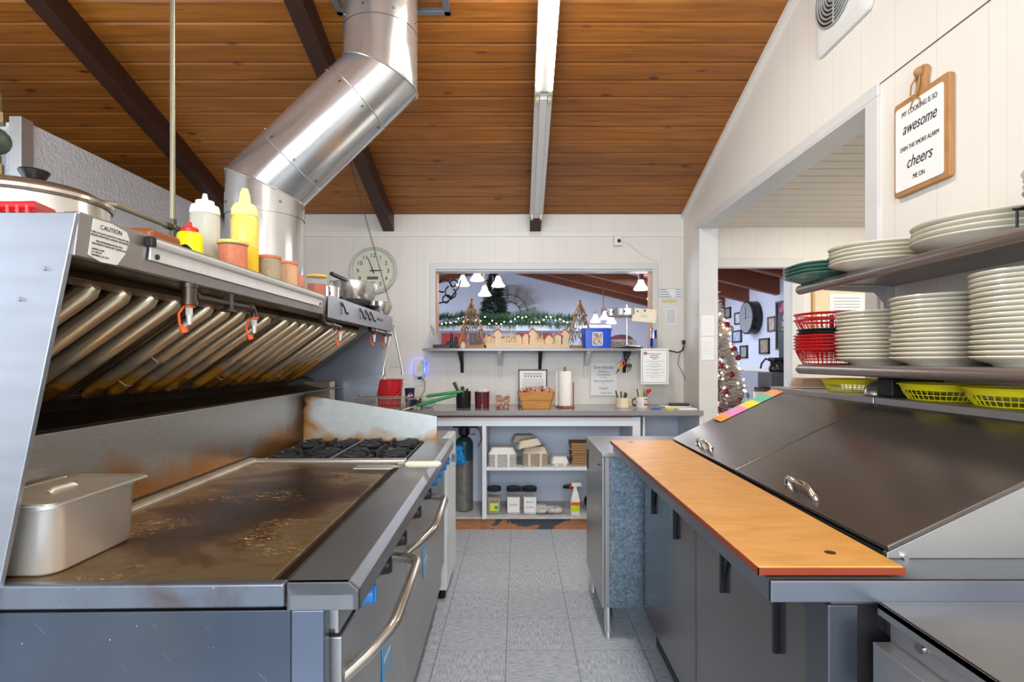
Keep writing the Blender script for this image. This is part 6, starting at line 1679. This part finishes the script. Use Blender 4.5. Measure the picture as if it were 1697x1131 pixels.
# ---- cork board and papers in the side room
t = thing('cork_board', 'wood-edged notice board with papers on the side room wall', 'notice board', (2.75, YB-.01, 1.7))
MB().box((2.52, YB-.018, 1.45), (3.2, YB-.001, 1.92)).build('frame', mat('tan_frame', (206, 164, 110), .5), t, True, bevel=.002)
MB().box((2.54, YB-.020, 1.47), (3.18, YB-.017, 1.90)).build('cork', mat('pale_cork', (226, 204, 170), .8), t, True)
for (x0, x1, z0, z1) in ((2.66, 2.96, 1.52, 1.86), (2.56, 2.70, 1.56, 1.68)):
    p_ = MB().box((x0, YB-.024, z0), (x1, YB-.021, z1)).build('pinned_paper', PAPER, t, True)
m = MB()
for i in range(10): m.box((2.70, YB-.0255, 1.82-i*.026), (2.92, YB-.0242, 1.824-i*.026))
m.build('paper_print', INKG, t, True)
# ================================================================ dining room beyond
DX0, DX1, DY0, DY1 = -4.0, 2.95, YB+T, 9.3
DW = m_panel('blue_white_dining_wall', (206, 210, 226), 0)
DWY = m_panel('blue_white_dining_wall_y', (206, 210, 226), 1)
def zd(x): return 2.93 - .245*abs(x + .35)
b = MB().prism([(DX0, DY1, 0), (DX1+.1, DY1, 0), (DX1+.1, DY1, zd(DX1)+.1), (-.35, DY1, zd(-.35)+.1), (DX0, DY1, zd(DX0)+.1)], (0, .12, 0))
struct(b.build('wall_dining_far', DW, smooth=False))
b = MB().box((DX1, DY0, 0), (DX1+.1, DY1, zd(DX1)+.1))
struct(b.build('wall_dining_right', DWY, smooth=False))
b = MB().box((DX0-.1, DY0, 0), (DX0, 5.6, 3)).box((DX0-.1, 5.6, 0), (DX0, 9.0, .9)).box((DX0-.1, 5.6, 2.5), (DX0, 9.0, 3)).box((DX0-.1, 9.0, 0), (DX0, DY1, 3))
struct(b.build('wall_dining_left', DWY, smooth=False))
struct(MB().box((DX1-.02, DY0, 1.16), (DX1, DY1, 1.22)).build('trim_9', TRIM))
struct(MB().box((DX1-.012, DY0, 0), (DX1, DY1, 1.16)).build('wall_wainscot', mat('grey_wainscot', (150, 150, 160), .5)))
ZW = mat('dining_ceiling_wood', (156, 88, 48), .5, 0, .15, 6, .2, (1, 9, 1))
m = MB()
for (xa, xb) in ((DX0, -.35), (-.35, DX1)):
    m.hexa([(xa, DY0, zd(xa)+.10), (xb, DY0, zd(xb)+.10), (xb, DY1, zd(xb)+.10), (xa, DY1, zd(xa)+.10), (xa, DY0, zd(xa)+.16), (xb, DY0, zd(xb)+.16), (xb, DY1, zd(xb)+.16), (xa, DY1, zd(xa)+.16)])
struct(m.build('ceiling_dining', ZW, smooth=False))
RB = mat('dining_rafter_wood', (116, 66, 44), .5, 0, .2, 10, .2, (.6, 8, 8))
for i, y in enumerate((5.35, 6.15, 6.95, 7.75, 8.55, 9.18)):
    m = MB()
    for (xa, xb) in ((DX0, -.35), (-.35, DX1-.0)):
        m.hexa([(xa, y-.05, zd(xa)-.09), (xb, y-.05, zd(xb)-.09), (xb, y+.05, zd(xb)-.09), (xa, y+.05, zd(xa)-.09), (xa, y-.05, zd(xa)+.10), (xb, y-.05, zd(xb)+.10), (xb, y+.05, zd(xb)+.10), (xa, y+.05, zd(xa)+.10)])
    o = m.build('ceiling_rafter', RB, bevel=.004); o['kind'] = 'structure'
# half wall with white cap and red panels, garland on top
t = thing('half_wall', 'white-capped half wall with red and brown panels in the dining room', 'half wall', (-.3, 7.6, 0))
MB().box((-1.8, 7.55, 0), (1.3, 7.65, 1.70)).build('wall_panel', mat('half_wall_white', (150, 152, 164), .5), t, True)
MB().box((-1.8, 7.50, 1.70), (1.3, 7.70, 1.78)).build('cap_board', mat('half_wall_cap', (180, 182, 192), .5), t, True, bevel=.006)
for (x0, x1, c) in ((-1.05, -.70, (150, 44, 44)), (-.66, -.40, (88, 62, 66)), (-.02, .48, (120, 30, 36)), (.9, 1.28, (70, 34, 36))):
    MB().box((x0, 7.53, 1.20), (x1, 7.55, 1.67)).build('coloured_panel', mat('panel_%d' % c[0], c, .5), t, True)
m = MB(); gl = []
for i in range(2400):
    x = random.uniform(-1.25, .80); a = random.uniform(0, 2*pi); sag = 1.845 + .018*sin(x*7) + .01*sin(x*23)
    c0 = Vector((x, 7.52 + .03*cos(a), sag + .045*sin(a)))
    d = Vector((random.uniform(-.6, .6), cos(a)*.8, sin(a))).normalized()
    m.tube([c0, c0 + d*random.uniform(.05, .10)], [.006, .001], 4, None, False, False)
g = thing('pine_garland', 'green pine garland with small warm lights along the half wall', 'garland', (-.3, 7.52, 1.78))
o = m.build('pine_needles', mat('pine_green', (44, 78, 50), .7, vary=.3, scale=40), g, True); o['kind'] = 'stuff'
WL = mat('warm_fairy_light', (255, 214, 140), .4, emit=8, emitc=(1, .72, .35, 1))
b0 = MB().ball((0, 0, 0), .009, 6).build('fairy_light', WL, g)
for i in range(34):
    o = b0 if i == 0 else b0.copy()
    if i: COL.objects.link(o); o.parent = g
    x = -1.2 + 1.9*i/33 + random.uniform(-.02, .02)
    o.location = Vector((x, 7.52 - .10, 1.845 + .018*sin(x*7) + random.uniform(-.05, .05))) - g.location
# dark green tree
def conifer(name, label, loc, h, r, n, mm, cat, spike=.12, trunk=(70, 48, 34), sr=.006, col=1.0):
    t = thing(name, label, cat, loc)
    MB().cyl((0, 0, 0), (0, 0, h*.9), .03, .01, 10).build('trunk', mat('trunk_%s' % name, trunk, .8), t)
    m = MB()
    for i in range(n):
        f = sqrt(random.random()); z = h*(1-f)*.92 + h*.08 + random.uniform(-.02, .02)
        a = random.random()*2*pi; rr = r*min(1, f*col)*random.uniform(.45, 1.0)
        c0 = Vector((rr*cos(a)*.8, rr*sin(a)*.8, z)); d = Vector((cos(a), sin(a), random.uniform(-.35, .5))).normalized()
        m.tube([c0, c0 + d*spike*random.uniform(.5, 1.1)*(0.5+f*.6)], [sr*1.6, sr*.3], 4, None, False, False)
    m.tube([(0, 0, h*.85), (0, 0, h)], [.02, .004], 5)
    o = m.build('branches', mm, t); o['kind'] = 'stuff'
    return t
conifer('green_tree', 'tall dark green christmas tree with red berries beyond the pass-through', (-.34, 8.1, 0), 2.87, .22, 6000, candy_mat('dark_conifer', [(26, 44, 40), (34, 56, 48), (60, 34, 34), (22, 38, 36), (46, 70, 60)]), 'christmas tree', .13, sr=.009, col=3.0)
# flocked tree at the doorway
TX, TY = 2.09, 5.75
ft = conifer('flocked_tree', 'snow-flocked christmas tree with warm lights and red baubles in the doorway', (TX, TY, 0.0), 2.02, .50, 6500, mat('flocked_branch', (220, 210, 205), .8, vary=.25, scale=30), 'christmas tree', .13, (110, 90, 80), .009)
b0 = MB().ball((0, 0, 0), .0115, 6).build('fairy_light', mat('warm_tree_light', (255, 200, 130), .4, emit=4.5, emitc=(1, .74, .46, 1)), ft)
for i in range(95):
    o = b0 if i == 0 else b0.copy()
    if i: COL.objects.link(o); o.parent = ft
    z = .45 + 1.42*(i/95.0); rr = .52*(1-z/2.02)+.045; a = -pi/2 + random.uniform(-1.5, 1.5)
    o.location = (rr*cos(a), rr*sin(a), z)
r0 = MB().ball((0, 0, 0), .032, 14).build('red_bauble', mat('red_bauble', (150, 16, 28), .15, coat=.6), ft)
w0 = MB().ball((0, 0, 0), .036, 14).build('silver_bauble', mat('silver_bauble', (200, 196, 196), .25, .3), ft)
for i in range(28):
    src = r0 if i % 2 == 0 else w0
    o = src if i < 2 else src.copy()
    if i > 1: COL.objects.link(o); o.parent = ft
    z = .55 + 1.2*(i/28.0); rr = .52*(1-z/2.02)+.055; a = -pi/2 + random.uniform(-1.2, 1.3)
    o.location = (rr*cos(a), rr*sin(a), z)
# windmill on the far wall
t = thing('windmill_wheel', 'weathered grey windmill fan wheel mounted on the far dining wall', 'wall decoration', (-.14, DY1-.06, 2.09))
m = MB(); fan = []
for k in range(14):
    a = 2*pi*k/14 + .1
    u = Vector((cos(a), 0, sin(a))); v = Vector((-sin(a), 0, cos(a)))
    c0 = Vector((0, 0, 0))
    bl = MB().prism([c0+u*.20-v*.030, c0+u*.47-v*.075+Vector((0, -.03, 0)), c0+u*.47+v*.075, c0+u*.20+v*.030], (0, -.004, 0))
    bl.build('fan_blade', mat('weathered_grey_blade', (138, 136, 136), .6), t)
MB().torus((0, -.01, 0), .32, .008, 40, 6, 'y').torus((0, -.01, 0), .20, .008, 30, 6, 'y').cyl((0, .06, 0), (0, -.05, 0), .03, n=14).build('iron_rings', mat('rusty_iron_ring', (90, 84, 84), .6, .5), t)
# scroll metal art at the left of the opening
t = thing('scroll_metal_art', 'black scrolled iron wall art seen at the left end of the pass-through', 'wall art', (-.90, 6.15, 2.06))
m = MB()
m.prism([(-.14, 0, -.10), (-.02, 0, -.10), (.0, 0, .02), (-.14, 0, .10)], (0, .01, 0))
for (cx, cz, r, a0, a1) in ((.06, .06, .10, 0, 5), (.02, .16, .07, 1, 6), (.16, .0, .08, 2, 7.5), (.10, -.08, .06, 0, 5.5), (-.06, .16, .06, -1, 4), (.0, .30, .08, .5, 3.6), (.18, .10, .05, 0, 6)):
    pts = [(cx + r*(1-.5*i/24)*cos(a0+(a1-a0)*i/24), 0, cz + r*(1-.5*i/24)*sin(a0+(a1-a0)*i/24)) for i in range(25)]
    m.tube(pts, .009, 6)
m.tube([(-.14, 0, -.18), (.0, 0, -.12), (.12, 0, -.10), (.24, 0, .06), (.26, 0, .14)], .009, 6).tube([(-.05, 0, .10), (-.03, 0, .32)], .012, 6)
m.tube([(-.10, 0, .10), (-.10, 0, zd(-1.0)-.09-2.06)], .003, 5).tube([(.10, 0, .2), (.10, 0, zd(-.80)-.09-2.06)], .003, 5)
m.build('iron_scrolls', mat('black_iron_art', (20, 20, 24), .6), t)
# pendants
SHADE = mat('glowing_glass_shade', (250, 250, 255), .3, emit=2.2, emitc=(.95, .97, 1, 1))
BRZ = mat('bronze_arm', (120, 100, 84), .4, .8)
def cluster(px, py, Y, lab, offs, r=.085):
    c0 = W(px, py, Y)
    t = thing('pendant_lamp', lab, 'pendant lamp', tuple(c0), 0, 'dining room pendant lamps')
    m = MB().cyl((0, 0, .10), (0, 0, max(.2, zd(c0.x)+.1-c0.z)), .006, n=8).cyl((0, 0, .05), (0, 0, .16), .03, n=12)
    for (dx, dy, dz) in offs:
        m.tube([(0, 0, .12), (dx*.6, dy*.6, .14), (dx, dy, dz+.12), (dx, dy, dz+.075)], .006, 6)
        m.cyl((dx, dy, dz+.055), (dx, dy, dz+.09), .018, n=10)
    m.build('lamp_arms', BRZ, t)
    for (dx, dy, dz) in offs:
        MB().lathe([(.018, .065), (.030, .045), (.040, .01), (.060, -.02), (r*.9, -.04), (r*.92, -.055), (r*.80, -.06), (.03, -.045)], (dx, dy, dz), 18).build('glass_shade', SHADE, t)
    l = bpy.data.lights.new('lamp_glow', 'POINT'); l.energy = 7; l.color = (.94, .96, 1); l.shadow_soft_size = .12
    lo = bpy.data.objects.new('lamp_glow', l); COL.objects.link(lo); lo.parent = t; lo.location = (0, 0, -.12)
cluster(797, 470, 6.3, 'pendant lamp with four glass shades in front of the dark tree', ((-.21, 0, .03), (-.03, -.2, .06), (.03, .22, -.06), (.20, 0, .02)))
cluster(1000, 528, 8.2, 'pendant lamp group hanging low behind the right wooden tree frame', ((-.12, 0, 0), (.12, 0, -.02), (0, -.15, .03)))
cluster(1062, 472, 5.9, 'pendant lamp with bright shade at the right end of the pass-through', ((0, 0, 0), (.16, .05, -.10)))
# things on the right dining wall
def wall_r(px, py):
    Y = F*DX1/(px-HX); return Vector((DX1, Y, HC-(py-HY)*Y/F))
c0 = wall_r(1252, 527)
t = thing('round_black_clock', 'large round clock with deep black rim on the dining room wall', 'wall clock', tuple(c0))
MB().cyl((-.001, 0, 0), (-.12, 0, 0), .205, n=48).build('clock_case', mat('gloss_black_case', (14, 15, 22), .25), t, bevel=.006)
MB().cyl((-.119, 0, 0), (-.1225, 0, 0), .185, n=48).build('clock_glass', mat('silvery_clock_glass', (170, 172, 176), .06, .6), t)
m = MB().box((-.125, -.004, -.02), (-.1235, .004, .13)).box((-.125, -.12, -.003), (-.1235, .02, .003))
m.build('clock_hands', INK, t)
def frame(px0, py0, px1, py1, lab, fc=(30, 30, 34), pic=(196, 198, 206), th=.02):
    a = wall_r(px0, (py0+py1)/2); b_ = wall_r(px1, (py0+py1)/2)
    ym = (a.y+b_.y)/2; zt_ = HC-(py0-HY)*ym/F; zb = HC-(py1-HY)*ym/F
    t = thing('picture_frame', lab, 'picture', (DX1, ym, (zt_+zb)/2), 0, 'framed pictures on the dining room wall')
    hy, hz = (a.y-b_.y)/2, (zt_-zb)/2
    w_ = .018
    MB().box((-th, -hy, -hz), (0, -hy+w_, hz)).box((-th, hy-w_, -hz), (0, hy, hz)).box((-th, -hy, hz-w_), (0, hy, hz)).box((-th, -hy, -hz), (0, hy, -hz+w_)).build('frame', mat('frame_%d' % fc[1], fc, .4), t)
    MB().box((-th*.5, -hy+w_, -hz+w_), (-.001, hy-w_, hz-w_)).build('picture', mat('pic_%d_%d' % (pic[0], pic[2]), pic, .3, vary=.35, scale=14), t)
    return t
frame(1219, 518, 1231, 538, 'small black frame with a pale drawing left of the round black clock')
frame(1215, 548, 1230, 568, 'small black frame with a blue-white picture next to the tree', pic=(170, 178, 206))
frame(1228, 573, 1240, 594, 'small dark frame with grey picture, lowest beside the flocked tree', pic=(140, 146, 140))
frame(1202, 510, 1212, 528, 'small dark frame partly hidden behind the tree top', pic=(150, 140, 130))
frame(1260, 561, 1276, 587, 'dark frame with tan picture below the round black clock', pic=(150, 132, 112))
frame(1274, 525, 1287, 550, 'small brown frame with portrait right of the round clock', (92, 80, 74), (176, 160, 164))
t = frame(1289, 498, 1314, 580, 'large green-framed poster with pink flowers and white lettering', (96, 110, 96), (70, 62, 72), .03)
for i, (body) in enumerate(('the', 'best', 'is yet', 'to', 'come')):
    text('poster_word', body, .085, (-.017, -.03, .09-i*.075), ONRIGHT, PAPER, t, ext=.0005, shear=.2)
MB().ball((-.017, 0, .20), .06, 10, None, .8, .05, 1).ball((-.017, .06, .17), .04, 10, None, .8, .05, 1).build('pink_flowers', mat('pink_flower', (190, 90, 130), .6), t)
# coffee machine and stand
t = thing('coffee_maker', 'black and grey coffee maker with glass pot by the dining wall', 'coffee maker', (2.62, 5.42, 1.0))
MB().box((2.48, 5.30, 1.02), (2.74, 5.60, 1.17)).build('machine_base', mat('grey_machine', (96, 98, 106), .35), t, True, bevel=.006)
MB().lathe([(0, 0), (.075, 0), (.085, .03), (.07, .09), (.05, .12), (0, .12)], (2.60, 5.42, 1.175), 24).build('glass_pot', mat('dark_coffee_glass', (16, 16, 24), .08, coat=.5), t, True)
MB().tube([(2.54, 5.42, 1.28), (2.48, 5.42, 1.31), (2.44, 5.42, 1.26), (2.43, 5.42, 1.21)], .010, 8).box((2.54, 5.36, 1.29), (2.70, 5.50, 1.32)).build('pot_handle', BLACK, t, True, bevel=.004)
MB().box((2.70, 5.30, 1.0), (2.82, 5.62, 1.60)).build('machine_tower', mat('blue_grey_tower', (62, 74, 92), .4), t, True, bevel=.02)
t = thing('service_stand', 'dark low stand with shelf below the coffee maker', 'stand', (2.62, 5.42, 0))
MB().box((2.46, 5.28, .99), (2.84, 5.64, 1.015)).build('stand_top', mat('stand_black', (40, 38, 42), .4), t, True)
MB().box((2.48, 5.60, .5), (2.84, 5.63, .99)).box((2.62, 5.29, .5), (2.84, 5.6, .93)).build('stand_panel', mat('stand_black', (0,0,0)), t, True)
MB().box((2.46, 5.28, .0), (2.49, 5.64, .99)).build('stand_side', mat('stand_black', (0,0,0)), t, True)
o = MB().box((2.55, 5.20, .93), (2.70, 5.29, 1.0)).build('red_box', RED, bevel=.006); tag(o, 'small red box in front of the coffee stand', 'box')
t = thing('side_table', 'dark round table with a napkin holder beyond the doorway', 'table', (2.15, 5.05, 0))
MB().lathe([(0, .86), (.25, .86), (.255, .875), (.25, .89), (0, .89)], (2.15, 5.05, 0), 32).build('table_top', mat('dark_table', (62, 50, 48), .3), t, True)
MB().lathe([(0, 0), (.2, 0), (.2, .03), (.03, .06), (.03, .86), (0, .86)], (2.15, 5.05, 0), 20).build('table_leg', BLACK, t, True)
o = MB().box((2.20, 5.02, .891), (2.30, 5.06, 1.0)).build('white_menu_card', PAPER); tag(o, 'white menu card standing on the dark round table', 'menu card')
o = MB().lathe([(0, 0), (.03, 0), (.035, .02), (.012, .06), (.010, .10), (0, .10)], (2.10, 5.0, .891), 16).build('teal_bottle', mat('teal_bottle', (130, 170, 176), .2)); tag(o, 'pale teal glass bottle on the dark round table', 'bottle')
